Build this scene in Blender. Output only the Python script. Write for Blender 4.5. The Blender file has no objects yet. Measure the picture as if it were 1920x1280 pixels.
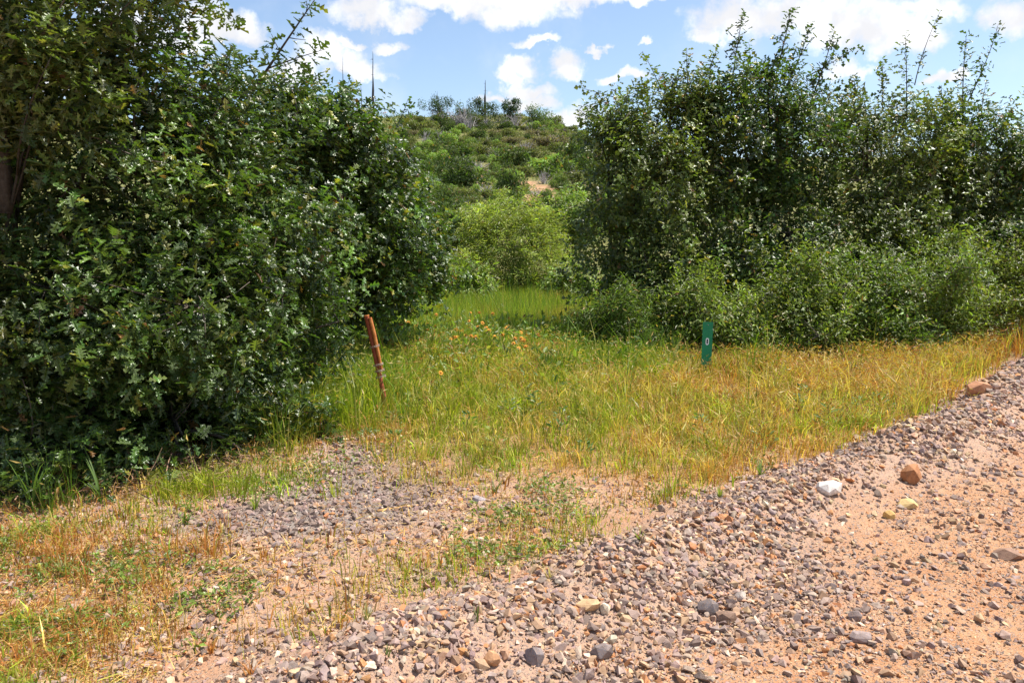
import bpy, math, random
import numpy as np
from mathutils import Vector, Matrix
from mathutils.geometry import tessellate_polygon

R = math.radians
rng = np.random.default_rng(7)
random.seed(7)
scene = bpy.context.scene
COL = scene.collection

# ------------------------------------------------------------------ camera
F_PX = 1500.0                     # focal length in pixels of a 1920-wide frame
CAM_Z = 1.6
PITCH = math.atan(190.0 / F_PX)
cam_data = bpy.data.cameras.new('camera')
cam_data.sensor_width = 36.0
cam_data.lens = F_PX / 1920.0 * 36.0
cam_data.clip_start = 0.05
cam_data.clip_end = 6000
cam = bpy.data.objects.new('camera', cam_data)
COL.objects.link(cam)
cam.location = (0, 0, CAM_Z)
cam.rotation_euler = (R(90) - PITCH, 0, 0)
scene.camera = cam

SUN_EL, SUN_AZ = 64.0, 76.0       # azimuth measured from +Y (view direction) towards +X (right)
SKY_STRENGTH = 0.115
EXPOSURE = 0.76
sun_data = bpy.data.lights.new('sun', 'SUN')
sun_data.energy = 5.0
sun_data.angle = R(0.53)
sun_data.color = (1.0, 0.945, 0.86)
sun = bpy.data.objects.new('sun', sun_data)
COL.objects.link(sun)
sd = Vector((math.cos(R(SUN_EL)) * math.sin(R(SUN_AZ)), math.cos(R(SUN_EL)) * math.cos(R(SUN_AZ)), math.sin(R(SUN_EL))))
sun.rotation_euler = sd.to_track_quat('Z', 'Y').to_euler()
sun.location = (20, 10, 40)

vs = scene.view_settings
vs.view_transform = 'Standard'
vs.look = 'None'
vs.exposure = EXPOSURE
vs.gamma = 1.0
vs.use_curve_mapping = False
scene.cycles.max_bounces = 8
scene.cycles.diffuse_bounces = 3
scene.cycles.transmission_bounces = 3
scene.cycles.use_denoising = True


def px_dir(px, py):
    """world direction of a point of the 1920x1280 photograph"""
    a, b = (px - 960.0) / F_PX, -(py - 640.0) / F_PX
    c, s = math.cos(PITCH), math.sin(PITCH)
    return np.array([a, c + b * s, -s + b * c])


def at(px, py, y):
    d = px_dir(px, py)
    k = y / d[1]
    return np.array([d[0] * k, y, CAM_Z + d[2] * k])


# ------------------------------------------------------------------ world
world = bpy.data.worlds.new('World')
scene.world = world
world.use_nodes = True
wt = world.node_tree
wt.nodes.clear()
WN = wt.nodes.new


class Ex:
    """tiny expression builder for math nodes"""
    def __init__(self, tree): self.t = tree

    def m(self, op, a, b=None, c=None, clamp=False):
        n = self.t.nodes.new('ShaderNodeMath')
        n.operation = op
        n.use_clamp = clamp
        for i, v in enumerate((a, b, c)):
            if v is None: continue
            if isinstance(v, (int, float)): n.inputs[i].default_value = v
            else: self.t.links.new(v, n.inputs[i])
        return n.outputs[0]

    def noise(self, vec, scale, detail=4, rough=0.5, dist=0.0, dims='3D'):
        n = self.t.nodes.new('ShaderNodeTexNoise')
        n.noise_dimensions = dims
        n.inputs['Scale'].default_value = scale
        n.inputs['Detail'].default_value = detail
        n.inputs['Roughness'].default_value = rough
        n.inputs['Distortion'].default_value = dist
        if vec is not None: self.t.links.new(vec, n.inputs['Vector'])
        return n.outputs['Fac']

    def smooth(self, v, lo, hi, a=0.0, b=1.0):
        n = self.t.nodes.new('ShaderNodeMapRange')
        n.interpolation_type = 'SMOOTHSTEP'
        n.inputs['From Min'].default_value = lo
        n.inputs['From Max'].default_value = hi
        n.inputs['To Min'].default_value = a
        n.inputs['To Max'].default_value = b
        self.t.links.new(v, n.inputs['Value'])
        return n.outputs['Result']

    def mix(self, fac, a, b, blend='MIX'):
        n = self.t.nodes.new('ShaderNodeMix')
        n.data_type = 'RGBA'
        n.blend_type = blend
        for sock, v in ((n.inputs[0], fac), (n.inputs[6], a), (n.inputs[7], b)):
            if isinstance(v, (int, float)): sock.default_value = v
            elif isinstance(v, tuple): sock.default_value = (*v, 1.0) if len(v) == 3 else v
            else: self.t.links.new(v, sock)
        return n.outputs[2]


E = Ex(wt)
sky = WN('ShaderNodeTexSky')
sky.sky_type = 'NISHITA'
sky.sun_disc = False
sky.sun_elevation = R(SUN_EL)
sky.sun_rotation = R(SUN_AZ)
sky.altitude = 600
sky.air_density = 1.0
sky.dust_density = 1.4
sky.ozone_density = 1.0
tc = WN('ShaderNodeTexCoord')
sep = WN('ShaderNodeSeparateXYZ')
wt.links.new(tc.outputs['Generated'], sep.inputs[0])
az = E.m('ARCTAN2', sep.outputs[0], sep.outputs[1])
el = E.m('ARCSINE', sep.outputs[2])
wv = tc.outputs['Generated']
n1 = E.noise(wv, 20.0, 5, 0.6)
mp = WN('ShaderNodeVectorMath'); mp.operation = 'ADD'; mp.inputs[1].default_value = (7.3, 2.1, 4.4)
wt.links.new(wv, mp.inputs[0])
n2 = E.noise(mp.outputs[0], 20.0, 5, 0.6)
azw = E.m('ADD', az, E.m('MULTIPLY', E.m('SUBTRACT', n1, 0.5), 0.075))
elw = E.m('ADD', el, E.m('MULTIPLY', E.m('SUBTRACT', n2, 0.5), 0.060))
CLOUDS = [(400, 52, 92, 50), (455, 60, 52, 44), (340, 85, 62, 40), (620, 108, 90, 46), (670, 130, 58, 30), (560, 140, 66, 40),
          (690, 28, 90, 42), (745, 40, 70, 26), (880, 4, 170, 38), (965, 22, 130, 42), (1070, 2, 120, 30), (1010, 86, 56, 15),
          (735, 88, 36, 17), (974, 138, 46, 30), (980, 170, 62, 20), (990, 190, 74, 20), (912, 188, 42, 14), (1066, 130, 44, 34),
          (1075, 218, 70, 32), (1200, -4, 44, 16), (1400, 40, 130, 58), (1500, 28, 170, 60), (1620, 58, 150, 52),
          (1690, 82, 90, 30), (1330, 72, 52, 26), (1585, 132, 46, 20), (1745, 26, 66, 26), (1905, 34, 56, 40), (1770, 150, 40, 15),
          (1180, 148, 66, 13), (660, 80, 40, 10), (1120, 90, 22, 8), (1200, 80, 22, 8), (250, 60, 100, 50), (120, 160, 120, 50)]
blob = None
for (cx, cy, rx, ry) in CLOUDS:
    d = px_dir(cx, cy); d /= np.linalg.norm(d)
    a0, e0 = math.atan2(d[0], d[1]), math.asin(d[2])
    rx, ry = rx * 0.96, ry * 0.96
    da = E.m('MULTIPLY', E.m('SUBTRACT', azw, a0), F_PX / rx)
    de = E.m('SUBTRACT', elw, e0)
    de = E.m('MAXIMUM', E.m('MULTIPLY', de, F_PX / ry), E.m('MULTIPLY', de, -F_PX / ry * 1.5))
    b = E.m('SUBTRACT', 1.0, E.m('ADD', E.m('MULTIPLY', da, da), E.m('MULTIPLY', de, de)))
    blob = b if blob is None else E.m('MAXIMUM', blob, b)
# scattered clouds of the same kind over the rest of the sky
far_az = E.smooth(E.m('ABSOLUTE', az), 0.62, 0.8)
far_el = E.smooth(el, 0.33, 0.5)
rest = E.m('MAXIMUM', far_az, far_el)
gen = E.m('MULTIPLY', E.m('SUBTRACT', E.noise(wv, 3.2, 2, 0.5), 0.60), 7.0)
gen = E.m('SUBTRACT', E.m('ADD', gen, 3.0), E.m('SUBTRACT', 6.0, E.m('MULTIPLY', rest, 3.0)))
blob = E.m('MAXIMUM', E.m('MAXIMUM', blob, gen), -2.0)
fine = E.noise(wv, 60.0, 6, 0.6)
dens = E.m('ADD', blob, E.m('MULTIPLY', E.m('SUBTRACT', fine, 0.5), 1.5))
mask = E.smooth(dens, -0.10, 1.05)
soft = E.noise(mp.outputs[0], 22.0, 4, 0.5)
thin = E.m('MULTIPLY', E.smooth(E.noise(mp.outputs[0], 6.0, 5, 0.6), 0.48, 0.75), 0.25)
mask = E.m('MAXIMUM', mask, thin)
shade = E.m('ADD', 0.80, E.m('MULTIPLY', E.smooth(soft, 0.36, 0.62), 0.27))
cw = WN('ShaderNodeCombineColor')
CLOUD = 6.0
wt.links.new(E.m('MULTIPLY', shade, CLOUD * 0.985), cw.inputs[0])
wt.links.new(E.m('MULTIPLY', shade, CLOUD * 0.99), cw.inputs[1])
wt.links.new(E.m('MULTIPLY', shade, CLOUD * 1.03), cw.inputs[2])
skyc = E.mix(mask, sky.outputs[0], cw.outputs[0])
bg = WN('ShaderNodeBackground')
bg.inputs['Strength'].default_value = SKY_STRENGTH
out = WN('ShaderNodeOutputWorld')
wt.links.new(skyc, bg.inputs['Color'])
wt.links.new(bg.outputs[0], out.inputs['Surface'])

# ------------------------------------------------------------------ noise and terrain
_perm = np.random.default_rng(3).random((256, 256))


def vnoise(x, y, f=1.0, off=0.0):
    x = np.asarray(x, float) * f + off + 1000.0; y = np.asarray(y, float) * f + off * 1.7 + 1000.0
    xi = np.floor(x).astype(int); yi = np.floor(y).astype(int)
    u = x - xi; v = y - yi
    u = u * u * (3 - 2 * u); v = v * v * (3 - 2 * v)
    g = lambda a, b: _perm[a & 255, b & 255]
    return (g(xi, yi) * (1 - u) + g(xi + 1, yi) * u) * (1 - v) + (g(xi, yi + 1) * (1 - u) + g(xi + 1, yi + 1) * u) * v


def fbm(x, y, f=1.0, off=0.0, o=3):
    t, a, s = 0.0, 1.0, 0.0
    for k in range(o):
        t = t + a * vnoise(x, y, f * 2 ** k, off + 11.3 * k); s += a; a *= 0.5
    return t / s


def sst(v, lo, hi):
    t = np.clip((np.asarray(v, float) - lo) / (hi - lo), 0, 1)
    return t * t * (3 - 2 * t)


def road_s(x, y):
    """signed distance to the gravel windrow's line, positive on the road side"""
    dx, dy = np.asarray(x, float) + 0.33, np.asarray(y, float) - 3.08
    t = dx * 0.742 + dy * 0.671
    s = dx * 0.671 - dy * 0.742
    return s + 0.5 * sst(t, 5.0, 9.5) + 0.10 * (vnoise(x, y, 0.9, 5) - 0.5)


def height(x, y):
    x = np.asarray(x, float); y = np.asarray(y, float)
    s = road_s(x, y)
    h = 0.16 * np.exp(-((s - 0.18) / 0.30) ** 2) * (0.6 + 0.8 * vnoise(x, y, 1.6, 2))
    off = sst(-s, 0.1, 1.2)
    near = 1 - sst(y, 20, 30)
    h = h + off * near * (0.10 * (fbm(x, y, 0.45, 9) - 0.6) + 0.045 * (fbm(x, y, 2.3, 4) - 0.5))
    h = h + (0.03 * (fbm(x, y, 1.4, 21) - 0.5) + 0.02 * (fbm(x, y, 5.0, 23) - 0.5) - 0.025 * np.exp(-((s - 1.55) / 0.25) ** 2)) * (1 - off)
    h = h + 0.35 * sst(x - 0.35 * y, 2.6, 4.5) * sst(y, 8.5, 11) * near
    # the hill behind
    k = np.clip(y - 22, 0, 130)
    lat = 1 - 0.30 * sst(x, 1.5, 25) - 0.08 * sst(-x, 20, 70)
    hill = (0.10 * k + 0.00066 * k ** 2) * lat
    roll = 1 - sst(y, 150, 420)
    hill = hill * (0.25 + 0.75 * roll)
    hill = hill + sst(y, 30, 60) * (1.5 * (fbm(x, y, 0.05, 31) - 0.5) + 0.5 * (fbm(x, y, 0.25, 33) - 0.5))
    return h + hill


def ground_at(px, py):
    """walk a pixel's ray to the terrain"""
    d = px_dir(px, py)
    lo, k = 0.0, 0.5
    while k < 400:
        p = d * k
        if CAM_Z + p[2] < float(height(p[0], p[1])):
            break
        lo = k; k *= 1.03
    hi = k
    for _ in range(30):
        m = (lo + hi) / 2; p = d * m
        if CAM_Z + p[2] < float(height(p[0], p[1])): hi = m
        else: lo = m
    p = d * hi
    return np.array([p[0], p[1], float(height(p[0], p[1]))])


# ------------------------------------------------------------------ mesh helpers
def make_mesh(name, verts, tris, col=None, mat=None, attrs=None, smooth=False):
    me = bpy.data.meshes.new(name)
    verts = np.ascontiguousarray(verts, np.float32); tris = np.ascontiguousarray(tris, np.int32)
    nv, nt, k = len(verts), len(tris), tris.shape[1]
    me.vertices.add(nv); me.vertices.foreach_set('co', verts.ravel())
    me.loops.add(nt * k); me.loops.foreach_set('vertex_index', tris.ravel())
    me.polygons.add(nt); me.polygons.foreach_set('loop_start', np.arange(0, nt * k, k, dtype=np.int32))
    me.polygons.foreach_set('use_smooth', np.full(nt, smooth, bool))
    me.update(calc_edges=True)
    if col is not None:
        a = me.attributes.new('col', 'FLOAT_COLOR', 'POINT')
        c = np.ones((nv, 4), np.float32); c[:, :3] = col
        a.data.foreach_set('color', c.ravel())
    for nm, v in (attrs or {}).items():
        a = me.attributes.new(nm, 'FLOAT', 'POINT')
        a.data.foreach_set('value', np.ascontiguousarray(v, np.float32))
    if mat: me.materials.append(mat)
    return me


def link(name, data, parent=None, kind=None, label=None, cat=None, group=None, loc=None):
    o = bpy.data.objects.new(name, data)
    COL.objects.link(o)
    if parent is not None: o.parent = parent
    if loc is not None: o.location = loc
    for k, v in (('kind', kind), ('label', label), ('category', cat), ('group', group)):
        if v: o[k] = v
    return o


class Acc:
    """collects triangle soups"""
    def __init__(self): self.v, self.t, self.c, self.n = [], [], [], 0

    def add(self, v, t, c):
        v = np.asarray(v, np.float32).reshape(-1, 3); t = np.asarray(t, np.int64)
        c = np.broadcast_to(np.asarray(c, np.float32), v.shape) if np.ndim(c) == 1 else np.asarray(c, np.float32)
        self.v.append(v); self.t.append(t + self.n); self.c.append(c); self.n += len(v)

    def mesh(self, name, mat, origin=None, smooth=False):
        v = np.concatenate(self.v); 
        if origin is not None: v = v - np.asarray(origin, np.float32)
        return make_mesh(name, v, np.concatenate(self.t), np.concatenate(self.c), mat, smooth=smooth)


def unit(v):
    return v / np.maximum(np.linalg.norm(v, axis=-1, keepdims=True), 1e-9)


def tube(acc, pts, radii, col, sides=5):
    pts = np.asarray(pts, float); n = len(pts)
    radii = np.broadcast_to(np.asarray(radii, float), (n,))
    d = unit(np.gradient(pts, axis=0))
    ref = np.where(np.abs(d[:, 2:3]) > 0.9, np.array([[1.0, 0, 0]]), np.array([[0, 0, 1.0]]))
    a = unit(np.cross(d, ref)); b = np.cross(d, a)
    ang = np.arange(sides) * 2 * math.pi / sides
    ring = pts[:, None] + radii[:, None, None] * (np.cos(ang)[None, :, None] * a[:, None] + np.sin(ang)[None, :, None] * b[:, None])
    t = []
    for i in range(n - 1):
        for j in range(sides):
            p, q = i * sides + j, i * sides + (j + 1) % sides
            t += [(p, q, q + sides), (p, q + sides, p + sides)]
    v = ring.reshape(-1, 3)
    for base in (0, (n - 1) * sides):
        for j in range(1, sides - 1):
            t.append((base, base + j, base + j + 1) if base else (base, base + j + 1, base + j))
    acc.add(v, t, col)


def curve_pts(p0, p1, n=5, sag=0.12, up=0.0, r=None):
    r = r or rng
    p0 = np.asarray(p0, float); p1 = np.asarray(p1, float)
    L = np.linalg.norm(p1 - p0)
    c = (p0 + p1) / 2 + r.normal(0, sag * L, 3) + np.array([0, 0, up * L])
    t = np.linspace(0, 1, n)[:, None]
    return (1 - t) ** 2 * p0 + 2 * t * (1 - t) * c + t ** 2 * p1


# ------------------------------------------------------------------ materials
def mat_new(name):
    m = bpy.data.materials.new(name)
    m.use_nodes = True
    m.node_tree.nodes.clear()
    return m, m.node_tree, Ex(m.node_tree)


def attr(t, name, out='Color'):
    n = t.nodes.new('ShaderNodeAttribute'); n.attribute_name = name
    return n.outputs[out]


def principled(t, base, rough=0.6, spec=0.5, normal=None):
    p = t.nodes.new('ShaderNodeBsdfPrincipled')
    if isinstance(base, tuple): p.inputs['Base Color'].default_value = (*base, 1)
    else: t.links.new(base, p.inputs['Base Color'])
    if isinstance(rough, (int, float)): p.inputs['Roughness'].default_value = rough
    else: t.links.new(rough, p.inputs['Roughness'])
    p.inputs['Specular IOR Level'].default_value = spec
    if normal is not None: t.links.new(normal, p.inputs['Normal'])
    return p


def finish(t, shader):
    o = t.nodes.new('ShaderNodeOutputMaterial')
    t.links.new(shader, o.inputs['Surface'])


def leaf_material(name, rough=0.36, spec=0.5, trans=0.28, pale=(0.16, 0.19, 0.12), palefac=0.55, crinkle=45.0):
    m, t, e = mat_new(name)
    c = attr(t, 'col')
    geo = t.nodes.new('ShaderNodeNewGeometry')
    base = e.mix(e.m('MULTIPLY', geo.outputs['Backfacing'], palefac), c, pale)
    nz = e.noise(objco(t), crinkle, 2, 0.5)
    p = principled(t, base, rough, spec, bump(t, nz, 0.5, 0.02) if crinkle > 1 else None)
    tr = t.nodes.new('ShaderNodeBsdfTranslucent')
    t.links.new(e.mix(1.0, c, (1.5, 1.7, 0.55), 'MULTIPLY'), tr.inputs['Color'])
    mx = t.nodes.new('ShaderNodeMixShader'); mx.inputs[0].default_value = trans
    t.links.new(p.outputs[0], mx.inputs[1]); t.links.new(tr.outputs[0], mx.inputs[2])
    finish(t, mx.outputs[0])
    return m


def bump(t, h, strength, dist):
    b = t.nodes.new('ShaderNodeBump')
    b.inputs['Strength'].default_value = strength; b.inputs['Distance'].default_value = dist
    t.links.new(h, b.inputs['Height'])
    return b.outputs[0]


def objco(t):
    return t.nodes.new('ShaderNodeTexCoord').outputs['Object']


M_OAK = leaf_material('oak_leaf', 0.33, 0.6, 0.30, (0.13, 0.165, 0.085), 0.4)
M_SHRUB = leaf_material('shrub_leaf', 0.36, 0.42, 0.36, (0.14, 0.19, 0.06), 0.3)
M_FAR = leaf_material('far_foliage', 0.6, 0.25, 0.3, (0.1, 0.12, 0.05), 0.2, 0)
M_GRASS = leaf_material('grass_blade', 0.5, 0.35, 0.35, (0.2, 0.2, 0.08), 0.0, 0)


def bark_material():
    m, t, e = mat_new('bark')
    c = attr(t, 'col'); co = objco(t)
    n = e.noise(co, 38, 4, 0.6)
    base = e.mix(e.smooth(n, 0.3, 0.7), e.mix(1.0, c, (0.6, 0.58, 0.55), 'MULTIPLY'), c)
    finish(t, principled(t, base, 0.85, 0.3, bump(t, n, 0.6, 0.01)).outputs[0])
    return m


M_BARK = bark_material()


def stone_material():
    m, t, e = mat_new('stone')
    c = attr(t, 'col'); co = objco(t)
    n = e.noise(co, 60, 4, 0.6); n2 = e.noise(co, 260, 3, 0.6)
    base = e.mix(e.smooth(n, 0.35, 0.7), c, e.mix(1.0, c, (0.72, 0.68, 0.64), 'MULTIPLY'))
    base = e.mix(e.m('MULTIPLY', e.smooth(n2, 0.46, 0.68), 0.5), base, (0.44, 0.275, 0.165))
    finish(t, principled(t, base, 0.8, 0.35, bump(t, n2, 0.35, 0.003)).outputs[0])
    return m


M_STONE = stone_material()


def soil_material():
    m, t, e = mat_new('soil')
    co = objco(t)
    a_gr, a_sod, a_path = attr(t, 'gravel', 'Fac'), attr(t, 'sod', 'Fac'), attr(t, 'path', 'Fac')
    big = e.noise(co, 1.3, 5, 0.6); mid = e.noise(co, 9, 5, 0.6); fin = e.noise(co, 90, 5, 0.65); grit = e.noise(co, 330, 2, 0.6)
    soil = e.mix(e.smooth(mid, 0.35, 0.65), (0.395, 0.185, 0.078), (0.49, 0.268, 0.138))
    soil = e.mix(e.m('MULTIPLY', e.smooth(big, 0.45, 0.65), 0.6), soil, (0.39, 0.165, 0.062))
    soil = e.mix(e.m('MULTIPLY', e.smooth(fin, 0.5, 0.68), 0.55), soil, (0.50, 0.315, 0.185))
    soil = e.mix(e.m('MULTIPLY', e.smooth(grit, 0.56, 0.7), 0.5), soil, (0.30, 0.235, 0.20))
    vor = t.nodes.new('ShaderNodeTexVoronoi'); vor.inputs['Scale'].default_value = 95.0
    t.links.new(co, vor.inputs['Vector'])
    vsep = t.nodes.new('ShaderNodeSeparateColor'); t.links.new(vor.outputs['Color'], vsep.inputs[0])
    peb = e.m('MULTIPLY', e.smooth(vsep.outputs[0], 0.36, 0.40), e.smooth(vor.outputs['Distance'], 0.50, 0.36))
    pebc = e.mix(e.smooth(vsep.outputs[1], 0.25, 0.75), (0.27, 0.20, 0.165), (0.50, 0.34, 0.215))
    pebc = e.mix(e.smooth(vsep.outputs[2], 0.72, 0.78), pebc, (0.40, 0.185, 0.08))
    soil = e.mix(e.m('MULTIPLY', peb, 0.85), soil, pebc)
    vo2 = t.nodes.new('ShaderNodeTexVoronoi'); vo2.inputs['Scale'].default_value = 44.0
    t.links.new(co, vo2.inputs['Vector'])
    vs2 = t.nodes.new('ShaderNodeSeparateColor'); t.links.new(vo2.outputs['Color'], vs2.inputs[0])
    pe2 = e.m('MULTIPLY', e.smooth(vs2.outputs[0], 0.66, 0.70), e.smooth(e.m('ADD', vo2.outputs['Distance'], e.m('MULTIPLY', fin, 0.25)), 0.50, 0.42))
    pc2 = e.mix(e.smooth(vs2.outputs[1], 0.3, 0.7), (0.25, 0.185, 0.16), (0.42, 0.29, 0.20))
    soil = e.mix(e.m('MULTIPLY', pe2, 0.9), soil, pc2)
    peb = e.m('MAXIMUM', peb, e.m('MULTIPLY', pe2, 1.4))
    grav = e.mix(e.smooth(fin, 0.4, 0.62), (0.30, 0.245, 0.225), (0.46, 0.33, 0.24))
    base = e.mix(e.m('MULTIPLY', a_gr, 0.55), soil, grav)
    base = e.mix(a_path, base, e.mix(e.smooth(fin, 0.4, 0.62), (0.19, 0.165, 0.155), (0.30, 0.25, 0.21)))
    sod = e.mix(e.smooth(fin, 0.38, 0.62), (0.15, 0.095, 0.04), (0.34, 0.215, 0.085))
    base = e.mix(a_sod, base, sod)
    hh = e.m('ADD', e.m('ADD', e.m('MULTIPLY', fin, 0.5), e.m('MULTIPLY', grit, 0.3)), e.m('MULTIPLY', peb, 0.45))
    finish(t, principled(t, base, 0.9, 0.2, bump(t, hh, 0.9, 0.012)).outputs[0])
    return m


M_SOIL = soil_material()


def hill_material():
    m, t, e = mat_new('hill_soil')
    co = objco(t)
    bare = attr(t, 'bare', 'Fac')
    n = e.noise(co, 0.35, 5, 0.6); f = e.noise(co, 2.2, 5, 0.65)
    g = e.mix(e.smooth(n, 0.35, 0.65), (0.11, 0.13, 0.042), (0.20, 0.19, 0.07))
    g = e.mix(e.m('MULTIPLY', e.smooth(f, 0.5, 0.68), 0.6), g, (0.24, 0.19, 0.095))
    base = e.mix(bare, g, e.mix(e.smooth(f, 0.4, 0.6), (0.36, 0.20, 0.11), (0.46, 0.29, 0.17)))
    finish(t, principled(t, base, 0.95, 0.1, bump(t, f, 0.8, 0.3)).outputs[0])
    return m


M_HILL = hill_material()

# ------------------------------------------------------------------ ground zones (world metres)
def zones(x, y):
    x = np.asarray(x, float); y = np.asarray(y, float)
    s = road_s(x, y)
    wob = 0.9 * (fbm(x, y, 0.8, 14) - 0.5) + 0.5 * (fbm(x, y, 3.1, 8) - 0.5)
    off = sst(-s + 0.5 * wob, 0.12, 0.5)
    edge = 5.10 + 0.9 * sst(-x, 0.7, 1.4) - 0.9 * sst(x, 0.9, 1.9)            # where the meadow grass begins
    meadow = off * sst(y - edge + 1.1 * wob, -0.25, 0.75)
    sw = s + 0.55 * (fbm(x, y, 1.7, 63) - 0.5) + 0.3 * (fbm(x, y, 5.0, 66) - 0.5)
    berm = sst(sw, -0.5, -0.02) * (1 - sst(sw - 0.34 * (1 - sst(y, 3.0, 4.8)), 0.30, 0.85))
    path = np.exp(-(((x + 0.95) / 0.55) ** 2 + ((y - 5.0 - 0.2 * (x + 0.95)) / 0.75) ** 2)) * 1.3 + \
        0.8 * np.exp(-(((x + 1.25) / 0.5) ** 2 + ((y - 4.45) / 0.25) ** 2)) + 0.9 * np.exp(-(((x + 0.95) / .45) ** 2 + ((y - 6.2) / .6) ** 2))
    path = path + 0.7 * np.exp(-(((x + 1.65) / .4) ** 2 + ((y - 4.3) / .16) ** 2))
    path = np.clip(path, 0, 1) * (1 - 0.6 * meadow)
    shoulder = off * (1 - meadow)
    corner = shoulder * sst(-x - 0.15 * (y - 3) + 0.5 * wob, 1.05, 1.9) * (1 - sst(y + .4 * wob, 4.0, 4.7))   # dry grass at the near left
    return s, off, meadow, berm, path, shoulder, corner


xs = np.unique(np.concatenate([np.linspace(-70, -8, 24), np.arange(-8, 10, 0.09), np.linspace(10, 80, 24)]))
ys = np.unique(np.concatenate([np.linspace(-40, 1.5, 24), np.arange(1.5, 10, 0.09), np.arange(10, 26.001, 0.5)]))
ys[-1] = 26.0
gx, gy = np.meshgrid(xs, ys)
gz = height(gx, gy)
gv = np.stack([gx, gy, gz], -1).reshape(-1, 3)
nx, ny = len(xs), len(ys)
ii, jj = np.meshgrid(np.arange(nx - 1), np.arange(ny - 1))
quads = np.stack([jj * nx + ii, jj * nx + ii + 1, (jj + 1) * nx + ii + 1, (jj + 1) * nx + ii], -1).reshape(-1, 4)
qc = gv[quads].mean(1)
s_q = road_s(qc[:, 0], qc[:, 1])
s_, off_, mea_, ber_, pat_, sho_, cor_ = zones(gv[:, 0], gv[:, 1])


def sub_sheet(name, sel, kind_label=None):
    q = quads[sel]
    used, inv = np.unique(q, return_inverse=True)
    sod = np.clip(mea_[used] * (0.35 + 0.65 * sst(gv[used, 1], 5.5, 8)) + 0.25 * cor_[used], 0, 1)
    me = make_mesh(name, gv[used], inv.reshape(-1, 4), None, M_SOIL,
                   {'gravel': np.clip(ber_[used] + 0.45 * sho_[used] + 0.15, 0, 1), 'sod': sod, 'path': 0.95 * pat_[used]}, smooth=True)
    return link(name, me, kind='structure')


ground = sub_sheet('ground', s_q < -0.3)
windrow = sub_sheet('gravel_berm', (s_q >= -0.3) & (s_q < 0.65))
road = sub_sheet('dirt_road', s_q >= 0.65)

# far terrain
hx = np.unique(np.concatenate([np.linspace(-1500, -60, 30), np.arange(-60, 60.1, 1.5), np.linspace(60, 1500, 30)]))
hy = np.unique(np.concatenate([np.arange(26, 165, 1.5), np.linspace(165, 2500, 40)]))
gx, gy = np.meshgrid(hx, hy)
gz = height(gx, gy)
hv = np.stack([gx, gy, gz], -1).reshape(-1, 3)
nx, ny = len(hx), len(hy)
ii, jj = np.meshgrid(np.arange(nx - 1), np.arange(ny - 1))
hq = np.stack([jj * nx + ii, jj * nx + ii + 1, (jj + 1) * nx + ii + 1, (jj + 1) * nx + ii], -1).reshape(-1, 4)
BARE = [(ground_at(px, py), r) for px, py, r in
        ((985, 342, 1.7), (1004, 352, 1.9), (965, 328, 1.4), (1012, 372, 1.7), (1098, 350, 2.0), (905, 318, 1.2), (930, 316, 1.0),
         (842, 302, 2.0), (1022, 384, 1.3), (1030, 360, 1.2), (890, 345, 1.0), (955, 320, .8))]


def bare_at(x, y):
    b = np.zeros(np.shape(x))
    w = 0.9 * (fbm(x, y, 0.4, 3) - 0.5)
    for p, r in BARE:
        b = np.maximum(b, sst(1.0 - np.sqrt(((x - p[0]) / r) ** 2 + ((y - p[1]) / (r * 2.0)) ** 2) + w, 0.0, 0.5))
    return b


hill = link('hill', make_mesh('hill', hv, hq, None, M_HILL, {'bare': bare_at(hv[:, 0], hv[:, 1])}, smooth=True), kind='structure')

# ------------------------------------------------------------------ leaves
def leaf_template(half, fold=0.25, droop=0.15):
    """half outline (x along the leaf, y out from the midrib) -> verts, tris of a folded two-sided leaf blade"""
    V, T = [], []
    for sgn in (1, -1):
        poly = [(x, y * sgn) for x, y in half]
        tri = tessellate_polygon([[Vector((x, y, 0)) for x, y in poly]])
        b = len(V)
        V += [(x, y, abs(y) * fold - droop * x * x) for x, y in poly]
        for a, c, d in tri:
            p = [poly[a], poly[c], poly[d]]
            cr = (p[1][0] - p[0][0]) * (p[2][1] - p[0][1]) - (p[1][1] - p[0][1]) * (p[2][0] - p[0][0])
            T.append((b + a, b + c, b + d) if cr > 0 else (b + a, b + d, b + c))
    return np.array(V, float), np.array(T, int)


OAK_NEAR = leaf_template([(0, 0), (.17, .025), (.25, .21), (.35, .05), (.44, .36), (.55, .06), (.70, .34), (.76, .07), (.88, .17), (1, 0)])
OAK_MID = leaf_template([(0, 0), (.22, .03), (.30, .22), (.40, .045), (.58, .36), (.66, .06), (.84, .22), (1, 0)], .3, .25)
OAK_FAR = leaf_template([(0, 0), (.30, .25), (.42, .05), (.70, .33), (1, 0)], .3, .25)
ELL = leaf_template([(0, 0), (.3, .19), (.7, .17), (1, 0)], 0.3, 0.1)
DIA = leaf_template([(0, 0), (.48, .2), (1, 0)], 0.3, 0.1)
NARROW = leaf_template([(0, 0), (.4, .10), (1, 0)], 0.3, 0.2)
ROUND = leaf_template([(0, 0), (.15, .25), (.55, .38), (.85, .25), (1, 0)], 0.2, 0.15)


def leaf_frames(pos, d, n, size):
    """positions, directions, rough normals -> 3x3 matrices (columns: along, side, normal), scaled"""
    d = unit(d); n = n - (n * d).sum(-1, keepdims=True) * d
    n = unit(n); sd_ = np.cross(n, d)
    return np.stack([d, sd_, n], -1) * size[:, None, None]


def scatter(acc, tmpl, pos, mats, col):
    V, T = tmpl
    n = len(pos)
    if n == 0: return
    v = np.einsum('nij,kj->nki', mats, V) + pos[:, None]
    t = (T[None] + (np.arange(n) * len(V))[:, None, None]).reshape(-1, 3)
    c = np.repeat(col, len(V), axis=0)
    acc.add(v.reshape(-1, 3), t, c)


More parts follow.
